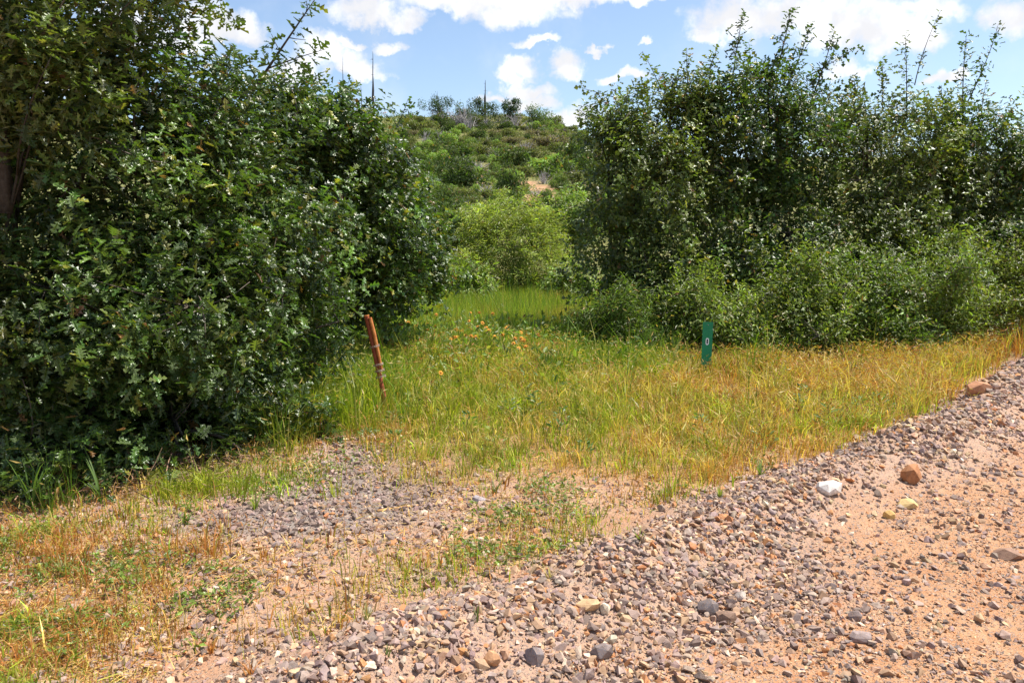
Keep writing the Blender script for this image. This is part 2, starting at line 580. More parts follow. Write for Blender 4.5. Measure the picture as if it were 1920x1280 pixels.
def sample_blobs(blobs, n, r, inner=0.55, zmin=None, front=0.62):
    """clump centres in the outer shell of a union of ellipsoids, with the outward direction"""
    blobs = np.array(blobs, float)
    w = (blobs[:, 3] * blobs[:, 5] + blobs[:, 3] * blobs[:, 4] + blobs[:, 4] * blobs[:, 5]); w /= w.sum()
    P, O = [], []
    need = n
    while need > 0:
        k = r.choice(len(blobs), need * 2, p=w)
        d = unit(r.normal(size=(need * 2, 3)))
        keep = (d[:, 1] < 0.25) | (r.random(need * 2) < front)
        lump = 0.80 + 0.40 * vnoise(d[:, 0] * 2.3 + k * 7, d[:, 2] * 2.3 + d[:, 1] * 1.7, 1.0)
        rad = (inner + (1 - inner) * r.random(need * 2) ** 0.6) * lump
        p = blobs[k, :3] + d * blobs[k, 3:6] * rad[:, None]
        # drop most of the clumps deep inside another blob
        q = (((p[:, None] - blobs[None, :, :3]) / blobs[None, :, 3:6]) ** 2).sum(-1).min(1)
        keep &= (q > 0.22) | (r.random(need * 2) < 0.25)
        gz_ = height(p[:, 0], p[:, 1])
        keep &= p[:, 2] > gz_ + (0.06 if zmin is None else zmin)
        P.append(p[keep][:need]); O.append(d[keep][:need]); need -= len(P[-1])
    return np.concatenate(P)[:n], np.concatenate(O)[:n]


def spray_leaves(tips, outd, r, per, size, spread=0.6, up=0.45, along=0.22):
    """leaves in a loose rosette at every tip"""
    n = len(tips)
    ax = unit(outd * 0.75 + r.normal(0, spread * 0.6, (n, 3)) + np.array([0, 0, up]))
    tip = np.repeat(tips, per, 0); axr = np.repeat(ax, per, 0)
    m = len(tip)
    j = np.tile(np.arange(per), n)
    ref = unit(r.normal(size=(n, 3))); a = unit(np.cross(ax, ref)); b = np.cross(ax, a)
    ph = j * 2.4 + r.normal(0, 0.35, m)
    rad = np.repeat(a, per, 0) * np.cos(ph)[:, None] + np.repeat(b, per, 0) * np.sin(ph)[:, None]
    th = r.uniform(0.7, 1.5, m)
    d = unit(axr * np.cos(th)[:, None] + rad * np.sin(th)[:, None] + r.normal(0, 0.15, (m, 3)) - np.array([0, 0, 0.12]))
    nn = axr * 0.7 + np.array([0, 0, 0.85]) + r.normal(0, 0.38, (m, 3))
    pos = tip - axr * (along * (1 - (j + 0.5) / per) * r.uniform(0.7, 1.2, m))[:, None] + d * (0.012)
    sz = size * np.exp(np.clip(r.normal(0, 0.30, m), -.6, .42))
    return pos, d, nn, sz


def leaf_cols(n, base, r, var=0.22, yellow=0.06, ycol=(0.16, 0.17, 0.03), clump=None):
    c = np.array(base)[None] * np.exp(r.normal(0, var, (n, 1)))
    c = c * (1 + r.normal(0, 0.07, (n, 3)))
    yl = r.random(n) < yellow
    c[yl] = np.array(ycol) * np.exp(r.normal(0, 0.2, (yl.sum(), 1)))
    br = r.random(n) < 0.012
    c[br] = np.array([.20, .105, .04]) * np.exp(r.normal(0, .3, (br.sum(), 1)))
    if clump is not None: c = c * clump[:, None]
    return np.clip(c, 0.004, 0.8)


def limb_net(acc, base, blobs, tips, r, r0, col, n_trunk=1, twig=0.004, tip_frac=0.5):
    """trunk, limbs to every blob and thin branchlets to the clumps"""
    base = np.asarray(base, float); blobs = np.array(blobs, float)
    nodes = []
    cen = blobs[:, :3].mean(0)
    stems = []
    for k in range(n_trunk):
        b = base + np.array([r.normal(0, 0.12 * (n_trunk > 1)), r.normal(0, 0.12 * (n_trunk > 1)), -0.08])
        top = np.array([base[0] + 0.45 * (cen[0] - base[0]) + r.normal(0, 0.15), base[1] + 0.4 * (cen[1] - base[1]), base[2] + 0.42 * (cen[2] - base[2]) + 0.1])
        pts = curve_pts(b, top, 6, 0.07, 0, r)
        tube(acc, pts, np.linspace(r0, r0 * 0.72, 6) * r.uniform(0.8, 1.1), col, 8)
        stems.append(pts)
    for bl in blobs:
        st = stems[r.integers(len(stems))]
        s0 = st[r.integers(3, 6)]
        end = bl[:3] + np.array([0, 0, 0.3 * bl[5]])
        pts = curve_pts(s0, end, 8, 0.10, 0.05, r)
        tube(acc, pts, np.linspace(r0 * 0.55, r0 * 0.16, 8), col, 6)
        nodes.append(pts[2:])
        for _ in range(3):
            e = bl[:3] + unit(r.normal(size=3) + np.array([0, -0.3, 0.3])) * bl[3:6] * r.uniform(.7, 1.02)
            p2 = curve_pts(pts[r.integers(3, 7)], e, 6, 0.12, 0.04, r)
            tube(acc, p2, np.linspace(r0 * 0.24, r0 * 0.07, 6), col, 5)
            nodes.append(p2[1:])
    nodes = np.concatenate(nodes)
    idx = r.random(len(tips)) < tip_frac
    for p in tips[idx]:
        d = ((nodes - p) ** 2).sum(1)
        q = nodes[d.argmin()]
        if d.min() < 2.0 and d.min() > 1e-4:
            pts = curve_pts(q, p, 4, 0.10, 0.0, r)
            tube(acc, pts, np.linspace(twig * 2.0, twig * 0.7, 4), np.array(col) * r.uniform(1.0, 2.6), 3)


LEAF_PARTS = {}


def px_blob(px, py, y, rpx, rpz, ry):
    c = at(px, py, y)
    k = y / F_PX
    return (c[0], c[1], c[2], rpx * k, ry, rpz * k)


def add_leaf_parts(parent, base, tmpl, key, mat, pos, mats, col):
    """the leaves that show largest, each an object of its own; meshes shared between alike tints"""
    lum = col.sum(1)
    edges = np.quantile(lum, [0.17, 0.33, 0.5, 0.67, 0.83])
    bins = np.searchsorted(edges, lum)
    for b in range(6):
        if (bins == b).any() and (key, b) not in LEAF_PARTS:
            c = col[bins == b].mean(0)
            LEAF_PARTS[(key, b)] = make_mesh('leaf', tmpl[0], tmpl[1], np.broadcast_to(c, tmpl[0].shape), mat)
    for i in range(len(pos)):
        o = bpy.data.objects.new('leaf', LEAF_PARTS[(key, int(bins[i]))])
        COL.objects.link(o)
        o.parent = parent
        M = Matrix([[*mats[i][0], pos[i][0] - base[0]], [*mats[i][1], pos[i][1] - base[1]], [*mats[i][2], pos[i][2] - base[2]], [0, 0, 0, 1]])
        o.matrix_local = M


def make_tree(name, label, cat, base, blobs, seed, n_tips, per, size, tmpl, mat, basecol, key=None, n_parts=300, shoots=(), r0=0.07,
              n_trunk=1, bark=(0.075, 0.062, 0.05), group=None, yellow=0.07, ycol=(0.17, 0.17, 0.03), front=0.62, tip_frac=0.35, spread=0.6,
              sub=4, clump_r=0.16, inner=0.55, stems_name='trunk', up=0.45, pale_cl=0.28, tmpl_rest=None, core=0):
    r = np.random.default_rng(seed)
    base = np.asarray(base, float)
    root = link(name, None, label=label, cat=cat, group=group, loc=base)
    # branchlets carry several tips each, so that the crown breaks up into clumps with gaps between
    nb = max(1, n_tips // sub)
    bp, bo = sample_blobs(blobs, nb, r, inner=inner, front=front)
    tips = np.repeat(bp, sub, 0) + r.normal(0, clump_r, (nb * sub, 3))
    outd = unit(np.repeat(bo, sub, 0) + r.normal(0, 0.35, (nb * sub, 3)))
    cl = np.repeat(np.exp(r.normal(0, pale_cl, nb)), sub)
    ok = tips[:, 2] > height(tips[:, 0], tips[:, 1]) + 0.04
    tips, outd, cl = tips[ok], outd[ok], cl[ok]
    wood = Acc()
    limb_net(wood, base, blobs, bp, r, r0, bark, n_trunk, tip_frac=tip_frac)
    if core:
        cb = [(b[0], b[1] + .35, b[2], b[3] * .78, b[4] * .7, b[5] * .78) for b in blobs]
        kp, ko = sample_blobs(cb, core, r, inner=.1, front=.8)
        tips = np.concatenate([tips, kp]); outd = np.concatenate([outd, ko]); cl = np.concatenate([cl, np.full(core, .9)])
    st, so, sc = [], [], []
    for (p0, p1, w, k) in shoots:
        k = max(4, int(k * .65))                       # leafy leaders that stand out of the crown
        pts = curve_pts(p0, p1, 9, 0.04, 0.0, r)
        tube(wood, pts, np.linspace(w, w * 0.25, 9), np.array(bark) * 1.3, 5)
        L = np.linalg.norm(np.asarray(p1) - np.asarray(p0))
        for i in range(k):
            f = 0.22 + 0.78 * (i / max(1, k - 1)) ** 0.9
            q = pts[0] + 0
            x = f * 8; a = min(7, int(x)); q = pts[a] * (1 - (x - a)) + pts[a + 1] * (x - a)
            d = unit(unit(pts[-1] - pts[0]) * 0.6 + r.normal(0, 0.6, 3))
            ln = L * (0.04 + 0.20 * (1 - f)) * r.uniform(0.5, 1.3)
            e = q + d * ln
            if ln > 0.06: tube(wood, [q, (q + e) / 2 + r.normal(0, 0.01, 3), e], [w * .35, w * .25, w * .15], np.array(bark) * 1.3, 3)
            st.append(e); so.append(d); sc.append(1.0)
            if ln > 0.2:
                st.append(q + d * ln * 0.55); so.append(d); sc.append(1.0)
    if st:
        tips = np.concatenate([tips, np.array(st)]); outd = np.concatenate([outd, np.array(so)]); cl = np.concatenate([cl, np.array(sc)])
    pos, d, nn, sz = spray_leaves(tips, outd, r, per, size, spread, up)
    col = leaf_cols(len(pos), basecol, r, yellow=yellow, ycol=ycol, clump=np.repeat(cl, per))
    mats = leaf_frames(pos, d, nn, sz)
    if key and n_parts:
        c = pos + d * sz[:, None] * 0.5
        dist = np.linalg.norm(c - np.array([0, 0, CAM_Z]), axis=1)
        sx = c[:, 0] / c[:, 1] * F_PX + 960
        elv = (CAM_Z - c[:, 2]) / c[:, 1] * F_PX + 450
        vis = (sx > 5) & (sx < 1915) & (elv > 5) & (elv < 1270)
        score = sz / dist * vis
        pick = np.argsort(-score)[:n_parts]
        add_leaf_parts(root, base, tmpl, key, mat, pos[pick], mats[pick], col[pick])
        keep = np.ones(len(pos), bool); keep[pick] = False
        pos, mats, col = pos[keep], mats[keep], col[keep]
    acc = Acc()
    scatter(acc, tmpl_rest or tmpl, pos, mats, col)
    link('crown', acc.mesh('crown', mat, base), root, kind='stuff')
    link(stems_name, wood.mesh(stems_name, M_BARK, base, smooth=True), root)
    return root


def sh(p0x, p0y, p1x, p1y, y, w=0.012, k=12):
    return (at(p0x, p0y, y), at(p1x, p1y, y - 0.05), w, k)


def gz_at(x, y):
    return np.array([x, y, float(height(x, y))])


OAK = (0.060, 0.102, 0.018)
OAK2 = (0.104, 0.138, 0.026)
# ------------------------------------------------------------------ left oaks
make_tree('oak_tree', 'big leafy oak whose branches hang to the ground at the shaded near verge', 'tree', gz_at(-3.7, 7.3),
          [px_blob(200, 320, 6.4, 250, 230, 1.0), px_blob(110, 600, 5.6, 240, 190, .9), px_blob(330, 560, 6.0, 220, 200, .9),
           px_blob(450, 740, 6.6, 170, 120, .7), px_blob(230, 790, 6.3, 230, 130, .7), px_blob(330, 200, 6.7, 150, 110, .8),
           px_blob(470, 420, 7.0, 180, 200, .9), px_blob(60, 780, 5.9, 150, 150, .6), px_blob(560, 600, 7.4, 90, 120, .6),
           px_blob(330, 855, 5.85, 170, 75, .45), px_blob(130, 870, 5.2, 170, 80, .4), px_blob(430, 835, 6.5, 120, 70, .4), px_blob(540, 800, 6.5, 90, 65, .4), px_blob(60, 860, 5.15, 150, 100, .4), px_blob(200, 870, 5.4, 110, 70, .35)],
          11, 3900, 8, 0.086, OAK_NEAR, M_OAK, OAK, 'oak_near', 300,
          [sh(455, 200, 590, 0, 7.0, .016, 11), sh(500, 130, 612, 92, 6.95, .008, 6), sh(300, 130, 345, 20, 6.5, .01, 10), sh(420, 150, 400, 85, 6.8, .008, 8),
           sh(250, 60, 320, 5, 6.4, .01, 9)],
          r0=0.10, n_trunk=3, tmpl_rest=OAK_MID, sub=9, clump_r=.14, inner=.5, core=1100)
make_tree('oak_tree', 'oak with a dark upright trunk cut off by the frame, close on the road side', 'tree', gz_at(-4.05, 6.1),
          [px_blob(10, 60, 5.6, 130, 170, .8), px_blob(130, -60, 5.8, 200, 150, .9), px_blob(-150, 250, 5.6, 160, 260, .9), px_blob(90, 150, 5.4, 130, 100, .6),
           px_blob(-120, 600, 5.2, 130, 200, .7), px_blob(250, -90, 6.2, 120, 120, .7)],
          12, 1250, 9, 0.088, OAK_NEAR, M_OAK, OAK2, 'oak_near', 300,
          [sh(10, 400, 5, -160, 5.55, .05, 10), sh(200, 60, 250, 0, 5.5, .01, 8)], r0=0.038, n_trunk=2, tmpl_rest=OAK_MID, sub=9, clump_r=.13, inner=.5, core=100)
make_tree('oak_tree', 'rounded oak behind the leaning rusty post with dark hollow beneath', 'tree', gz_at(-2.2, 10.6),
          [px_blob(600, 310, 9.6, 140, 125, 1.0), px_blob(670, 435, 9.6, 120, 135, 1.0), px_blob(600, 500, 9.3, 160, 110, .8),
           px_blob(750, 480, 10.2, 72, 95, .8), px_blob(700, 545, 9.7, 110, 60, .7), px_blob(540, 235, 9.3, 100, 80, .8), px_blob(725, 320, 10.4, 50, 70, .7),
           px_blob(810, 480, 10.8, 38, 75, .5), px_blob(640, 235, 9.8, 62, 50, .6), px_blob(770, 400, 10.6, 40, 50, .5)],
          13, 3000, 8, 0.084, OAK_MID, M_OAK, OAK, 'oak_mid', 300,
          [sh(640, 200, 655, 150, 9.8, .008, 7), sh(690, 230, 705, 185, 9.9, .008, 7), sh(740, 240, 765, 185, 10.2, .008, 7), sh(560, 190, 570, 125, 9.4, .008, 7),
           sh(500, 190, 520, 130, 9.3, .008, 6)],
          r0=0.09, n_trunk=2, tmpl_rest=OAK_FAR, sub=8, clump_r=.14, inner=.5, core=700)
# ------------------------------------------------------------------ right oaks
make_tree('oak_tree', 'spreading oak at the meadow edge with arching outer twigs, behind the green marker', 'tree', gz_at(1.9, 13.6),
          [px_blob(1180, 330, 12.2, 100, 130, 1.0), px_blob(1235, 250, 12.4, 120, 100, 1.0), px_blob(1145, 225, 12.5, 55, 60, .5), px_blob(1150, 470, 12.0, 85, 110, .8),
           px_blob(1265, 420, 12.0, 110, 140, .9), px_blob(1185, 560, 11.9, 75, 55, .6), px_blob(1150, 600, 11.6, 60, 40, .5), px_blob(1250, 540, 11.4, 80, 70, .6), px_blob(1290, 190, 12.6, 60, 70, .6)],
          21, 2500, 7, 0.080, OAK_FAR, M_OAK, OAK2, 'oak_far', 250,
          [sh(1240, 170, 1205, 98, 12.4, .008, 8), sh(1290, 160, 1288, 90, 12.5, .01, 9), sh(1180, 190, 1090, 165, 12.4, .01, 9), sh(1150, 260, 1085, 205, 12.3, .01, 8),
           sh(1320, 150, 1345, 90, 12.5, .01, 9)], r0=0.07, n_trunk=3, sub=7, clump_r=.13, inner=.5, core=460, front=.45)
make_tree('oak_tree', 'tallest oak thicket with three long leafy shoots against a big white cloud', 'tree', gz_at(4.0, 13.8),
          [px_blob(1400, 270, 12.6, 110, 140, 1.0), px_blob(1450, 200, 12.8, 85, 70, .8), px_blob(1400, 420, 12.3, 130, 130, 1.0), px_blob(1490, 300, 12.6, 100, 120, 1.0),
           px_blob(1350, 200, 12.6, 70, 60, .6), px_blob(1370, 500, 11.5, 90, 80, .6), px_blob(1480, 460, 11.6, 90, 80, .6)],
          22, 2500, 7, 0.080, OAK_FAR, M_OAK, OAK, 'oak_far', 250,
          [sh(1370, 190, 1393, 28, 12.6, .014, 22), sh(1440, 190, 1483, 15, 12.7, .014, 22), sh(1470, 170, 1520, 45, 12.8, .012, 16), sh(1505, 230, 1565, 58, 12.6, .016, 22),
           sh(1520, 140, 1605, 90, 12.6, .009, 12), sh(1410, 150, 1404, 80, 12.6, .008, 8)], r0=0.08, n_trunk=3, sub=7, clump_r=.13, inner=.5, core=460, front=.45)
make_tree('oak_tree', 'oak with two wispy shoots rising into blue sky and open gap', 'tree', gz_at(6.1, 14.2),
          [px_blob(1620, 310, 13.0, 110, 130, 1.0), px_blob(1690, 270, 13.2, 100, 90, 1.0), px_blob(1620, 440, 12.6, 140, 120, 1.0), px_blob(1735, 390, 13.0, 110, 130, 1.0),
           px_blob(1585, 215, 13.0, 60, 55, .5), px_blob(1620, 500, 11.8, 90, 70, .6), px_blob(1730, 470, 12.2, 80, 80, .6)],
          23, 2500, 7, 0.080, OAK_FAR, M_OAK, OAK2, 'oak_far', 250,
          [sh(1700, 220, 1697, 65, 13.2, .012, 14), sh(1715, 160, 1764, 20, 13.2, .009, 9), sh(1655, 210, 1655, 115, 13.1, .01, 12), sh(1600, 190, 1600, 140, 13.0, .01, 8)], r0=0.07, n_trunk=3, sub=7, clump_r=.13, inner=.5, core=460, front=.45)
make_tree('oak_tree', 'bushy oak near the road bend with one fork of tall straight shoots', 'tree', gz_at(8.2, 14.6),
          [px_blob(1820, 320, 13.4, 95, 110, 1.0), px_blob(1880, 400, 13.4, 100, 140, 1.0), px_blob(1945, 330, 13.8, 75, 95, .9), px_blob(1800, 240, 13.6, 60, 50, .6),
           px_blob(1990, 430, 13.6, 90, 130, .9), px_blob(1850, 470, 12.6, 90, 80, .6)],
          24, 2500, 7, 0.080, OAK_FAR, M_OAK, OAK, 'oak_far', 250,
          [sh(1805, 230, 1812, 65, 13.5, .013, 18), sh(1815, 190, 1872, 45, 13.5, .01, 13), sh(1770, 230, 1765, 160, 13.5, .009, 8), sh(1840, 220, 1850, 150, 13.5, .009, 8)], r0=0.07, n_trunk=3, sub=7, clump_r=.13, inner=.5, core=460, front=.45)

# ------------------------------------------------------------------ shrubs along the right edge
SH = (0.110, 0.160, 0.032)
SH2 = (0.155, 0.200, 0.044)
SHRUBS = [
    ('low dark shrub with narrow leaves where the meadow meets the oaks', 1.75, 11.2, [(1190, 600, 10.7, 75, 55, .5), (1230, 640, 10.4, 85, 35, .5), (1130, 615, 11.2, 45, 30, .4)], SH, NARROW, .075, 31),
    ('waist-high shrub directly behind the green marker', 2.75, 10.8, [(1340, 590, 10.3, 80, 60, .5), (1290, 560, 10.6, 60, 50, .5), (1390, 640, 10.1, 70, 40, .45)], SH2, DIA, .06, 32),
    ('bright green shrub with a bare grey twig sticking out at its foot', 3.9, 11.0, [(1480, 575, 10.5, 95, 65, .55), (1520, 625, 10.2, 80, 45, .5), (1430, 530, 11.0, 50, 40, .4)], SH2, DIA, .062, 33),
    ('dense broad shrub above the golden grass bank, studded with pale seed heads', 5.2, 11.4, [(1640, 555, 10.8, 95, 80, .6), (1570, 530, 11.1, 60, 50, .5), (1660, 620, 10.4, 80, 45, .5)], SH, DIA, .062, 34),
    ('shrub with dark bare stems showing near the brown bank', 6.4, 11.9, [(1770, 545, 11.2, 85, 70, .6), (1740, 490, 11.7, 60, 50, .5), (1760, 605, 10.9, 60, 35, .4)], SH2, DIA, .06, 35),
    ('yellowish shrub overhanging the rust-brown bank at the road bend', 7.7, 12.4, [(1880, 520, 11.9, 90, 75, .6), (1950, 530, 12.2, 70, 80, .5), (1860, 575, 11.6, 50, 35, .4)], (0.14, 0.175, 0.03), DIA, .06, 36),
]
sr = np.random.default_rng(29)
for lab, bx, by, bl, c, tm, sz, sd_ in SHRUBS:
    bl = bl + [(b[0] + sr.normal(0, b[3] * .7), b[1] + sr.normal(0, b[4] * .6) - 10, b[2] + sr.normal(.1, .15), b[3] * sr.uniform(.3, .55), b[4] * sr.uniform(.3, .7), b[5] * .6) for b in bl for _ in range(3)]
    make_tree('shrub', lab, 'shrub', gz_at(bx, by), [px_blob(*b) for b in bl], sd_, 1700, 9, sz, tm, M_SHRUB, c, r0=0.025, n_trunk=5,
              yellow=0.06, ycol=(.22, .20, .07), tip_frac=0.4, sub=6, clump_r=0.12, inner=0.3, stems_name='stems', up=0.7, spread=0.8)
make_tree('willow_bush', 'feathery light green willow bush at the far end of the grassy clearing', 'bush', gz_at(0.05, 21.6),
          [px_blob(960, 455, 21.2, 85, 80, .9), px_blob(910, 500, 21.0, 55, 55, .8), px_blob(1015, 500, 21.0, 55, 60, .8), px_blob(950, 530, 20.8, 80, 35, .7),
           px_blob(870, 520, 20.6, 45, 55, .7), px_blob(1050, 520, 20.4, 45, 60, .7), px_blob(900, 440, 21.6, 40, 50, .6), px_blob(1030, 440, 21.6, 40, 50, .6), px_blob(985, 425, 21.4, 45, 40, .6), px_blob(930, 430, 21.4, 40, 35, .6)],
          41, 2800, 10, 0.115, NARROW, M_SHRUB, (0.24, 0.275, 0.06), r0=0.03, n_trunk=6, yellow=.1, ycol=(.2, .22, .06), sub=5, clump_r=.15, inner=.3, stems_name='stems', up=1.0)
for lab, px, py, y, rx, rz, c, sd_ in (
        ('broad-leaved green bush beside the willow, at the foot of the left oaks', 872, 540, 19.5, 40, 40, (.16, .22, .045), 42),
        ('low leafy bush beside the willow, against the right oaks', 1070, 545, 19.0, 42, 45, (.15, .21, .045), 43),
        ('pale green bush just behind the left side of the willow', 880, 430, 30, 45, 42, (.17, .22, .06), 44),
        ('yellow-green bush right behind the crown of the willow', 965, 395, 34, 60, 36, (.18, .23, .06), 45),
        ('pale green bush behind the willow, next to the right oak', 1070, 410, 31, 50, 48, (.16, .215, .055), 46)):
    b = at(px, py + rz * .9, y)
    make_tree('bush', lab, 'bush', gz_at(b[0], y + .2), [px_blob(px, py, y, rx, rz, rx / F_PX * y), px_blob(px + rx * .5, py + rz * .3, y - .2, rx * .6, rz * .6, rx / F_PX * y * .6),
              px_blob(px - rx * .5, py + rz * .35, y - .1, rx * .6, rz * .55, rx / F_PX * y * .6)],
              sd_, 700, 9, 0.11 if y < 25 else .15, DIA, M_SHRUB, c, r0=0.03, n_trunk=5, yellow=.1, ycol=(.22, .22, .07), sub=5, clump_r=.18, inner=.3, stems_name='stems', up=.9)

# ------------------------------------------------------------------ hill vegetation
def far_crown(seed, n, size, col, flat=0.8, ragged=0.3, lumps=9):
    r = np.random.default_rng(seed)
    cen = np.column_stack([r.normal(0, .42, lumps), r.normal(0, .42, lumps), np.abs(r.normal(.42, .28, lumps)) * flat])
    rad = r.uniform(.25, .45, lumps)
    k = r.integers(0, lumps, n)
    d = unit(r.normal(size=(n, 3)) + np.array([0, 0, .25]))
    p = cen[k] + d * rad[k][:, None] * (1 - ragged * r.random((n, 1)))
    p[:, 2] = np.abs(p[:, 2]) * flat
    nn = d * .6 + r.normal(0, .5, (n, 3)) + np.array([0, 0, .5])
    dd = r.normal(size=(n, 3)) + d * .6
    m = leaf_frames(p, dd, nn, size * np.exp(r.normal(0, .25, n)))
    a = Acc()
    cl = np.exp(r.normal(0, .22, lumps))[k]
    scatter(a, DIA, p, m, leaf_cols(n, col, r, .2, .03, (.2, .18, .08), cl))
    for _ in range(5):
        tube(a, curve_pts((r.normal(0, .06), r.normal(0, .06), -.15), cen[r.integers(lumps)], 4, .1, 0, r), [.025, .02, .015, .01], (.1, .085, .07), 3)
    return a.mesh('shrub', M_FAR)


def dead_shrub(seed, col=(.52, .48, .47), n=30):
    r = np.random.default_rng(seed)
    a = Acc()
    for _ in range(n):
        d = unit(r.normal(0, .55, 3) + np.array([0, 0, .9])); L = r.uniform(.5, 1.1)
        p0 = np.array([r.normal(0, .1), r.normal(0, .1), -.1])
        pts = curve_pts(p0, p0 + d * L, 5, .12, 0, r)
        tube(a, pts, np.linspace(.032, .012, 5), np.array(col) * r.uniform(.7, 1.15), 4)
        for _ in range(3):
            q = pts[r.integers(2, 5)]; e = q + unit(d + r.normal(0, .6, 3)) * r.uniform(.15, .4)
            tube(a, [q, (q + e) / 2, e], [.01, .008, .004], np.array(col) * r.uniform(.7, 1.1), 3)
    return a.mesh('dead_shrub', M_BARK)


SHRUB_KINDS = {
    'dark green': [far_crown(60 + i, 1500, .15, (.072, .106, .028)) for i in range(3)],
    'olive': [far_crown(70 + i, 1500, .14, (.12, .135, .045)) for i in range(3)],
    'bright green': [far_crown(80 + i, 1500, .14, (.115, .165, .04)) for i in range(2)],
    'brownish grey': [far_crown(90 + i, 1300, .12, (.17, .145, .095), .7, .6) for i in range(2)],
}
DEAD = [dead_shrub(95 + i) for i in range(3)]
hr = np.random.default_rng(50)


def far_thing(name, mesh, label, cat, group, p, w, h, rot=None, tilt=0.0):
    o = link(name, mesh, label=label, cat=cat, group=group, loc=p)
    o.scale = (w, w, h)
    o.rotation_euler = (tilt, 0, hr.uniform(0, 6.28) if rot is None else rot)
    return o


# the shrubs that can be told apart, from the photograph: x, base y, width, height (px), kind
HAND = [(868, 300, 62, 30, 'dark green'), (885, 352, 70, 40, 'dark green'), (960, 362, 40, 40, 'dark green'), (1020, 332, 66, 32, 'bright green'), (1075, 338, 56, 46, 'dark green'),
        (857, 330, 40, 36, 'dark green'), (965, 312, 50, 34, 'dark green'), (905, 290, 40, 20, 'olive'), (1040, 350, 34, 22, 'bright green'), (975, 388, 40, 26, 'dark green'),
        (1030, 392, 40, 22, 'dark green'), (905, 262, 30, 16, 'dark green'), (1000, 272, 40, 20, 'brownish grey'), (1040, 275, 50, 26, 'brownish grey'), (955, 268, 40, 14, 'brownish grey'),
        (1055, 320, 44, 26, 'bright green'), (930, 300, 36, 20, 'bright green'), (822, 340, 50, 44, 'dark green'), (1095, 372, 40, 26, 'bright green'), (1005, 300, 36, 20, 'olive'),
        (880, 395, 44, 26, 'olive'), (1030, 372, 24, 16, 'bright green'), (1090, 302, 46, 34, 'dark green'), (850, 402, 40, 30, 'dark green'), (925, 372, 34, 18, 'olive')]
rows = []
for px, py, w, h, k in HAND: rows.append((px, py, w, h, k))
taken = [(a, b, w) for a, b, w, *_ in rows]
tries = 0
while len(rows) < 235 and tries < 12000:
    tries += 1
    px, py = hr.uniform(745, 1150), hr.uniform(228, 415)
    k = ('olive', 'dark green', 'olive', 'bright green', 'brownish grey')[hr.integers(5)] if py < 300 else ('olive', 'dark green', 'bright green', 'bright green')[hr.integers(4)]
    w = hr.uniform(20, 46) * (0.65 + 0.5 * (py - 228) / 190); h = w * hr.uniform(.45, .75)
    if any(abs(px - a) < .34 * (w + c) and abs(py - b) < .11 * (w + c) for a, b, c in taken): continue
    p = ground_at(px, py)
    if bare_at(p[0], p[1]) > .35 or p[1] < 26: continue
    rows.append((px, py, w, h, k)); taken.append((px, py, w))
MARKS = [('the dark pointed ridge tree', 823, 215), ('the broad dark ridge tree', 905, 222), ('the rounded dark ridge tree', 956, 218), ('the light green ridge tree', 998, 230),
         ('the largest bare soil patch', 1003, 352), ('the willow bush', 960, 400), ('the right oaks', 1110, 300), ('the left oaks', 800, 310),
         ('the tiny far skyline tree', 1078, 246), ('the mid-slope dark shrubs', 925, 305), ('the small right-hand soil patch', 1096, 348), ('the left oak soil patch', 850, 300)]
ORD = ['nearest', 'second nearest', 'third nearest', 'fourth nearest', 'fifth nearest', 'sixth nearest', 'seventh nearest', 'eighth nearest', 'ninth nearest', 'tenth nearest', 'eleventh nearest', 'twelfth nearest', 'thirteenth nearest', 'fourteenth nearest']


def place_labels(items):
    """(look, px, py) -> labels that say where each stands among its like: nearest landmark, side of it, rank"""
    key, out = {}, [None] * len(items)
    for i, (look, px, py) in enumerate(items):
        d = [((px - x) ** 2 + (1.6 * (py - y)) ** 2) ** .5 for _, x, y in MARKS]
        m = int(np.argmin(d)); dx, dy = px - MARKS[m][1], 1.6 * (py - MARKS[m][2])
        side = ('right of' if dx > 0 else 'left of') if abs(dx) > abs(dy) else ('below' if dy > 0 else 'above')
        key.setdefault((look, m, side), []).append((d[m], i))
    for (look, m, side), v in key.items():
        for k, (_, i) in enumerate(sorted(v)):
            out[i] = f'{look} {side} {MARKS[m][0]}' + (f', {ORD[k]} one' if len(v) > 1 else '')
    return out


labs = place_labels([(f'{k} shrub', px, py) for px, py, w, h, k in rows])
for (px, py, w, h, k), lab in zip(rows, labs):
    p = ground_at(px, py)
    s = p[1] / F_PX
    ms = SHRUB_KINDS[k]
    far_thing('shrub', ms[hr.integers(len(ms))], lab, 'shrub', 'shrubs on the hillside', p, w * s * .80, h * s * 1.25)
DEADS = ((828, 232, 34, 22), (850, 236, 30, 20), (868, 236, 34, 26), (880, 246, 24, 30), (965, 240, 30, 22), (948, 240, 18, 18), (912, 240, 22, 16), (1000, 246, 26, 14), (830, 268, 26, 20), (798, 275, 20, 22),
                     (900, 276, 30, 14), (985, 284, 24, 14), (935, 303, 30, 14), (925, 290, 26, 12), (1020, 345, 22, 22), (1074, 346, 26, 24), (915, 372, 40, 20), (870, 400, 28, 22), (893, 322, 40, 16), (905, 332, 40, 12),
                     (1060, 250, 20, 8), (880, 306, 30, 10), (968, 292, 20, 10), (1010, 366, 30, 8))
for (px, py, w, h), lab in zip(DEADS, place_labels([('bleached grey dead shrub', a, b) for a, b, _, _ in DEADS])):
    p = ground_at(px, py); s = p[1] / F_PX
    far_thing('dead_shrub', DEAD[hr.integers(3)], lab, 'dead shrub', 'dead shrubs on the hillside', p, w * s * .9, h * s * 1.35)


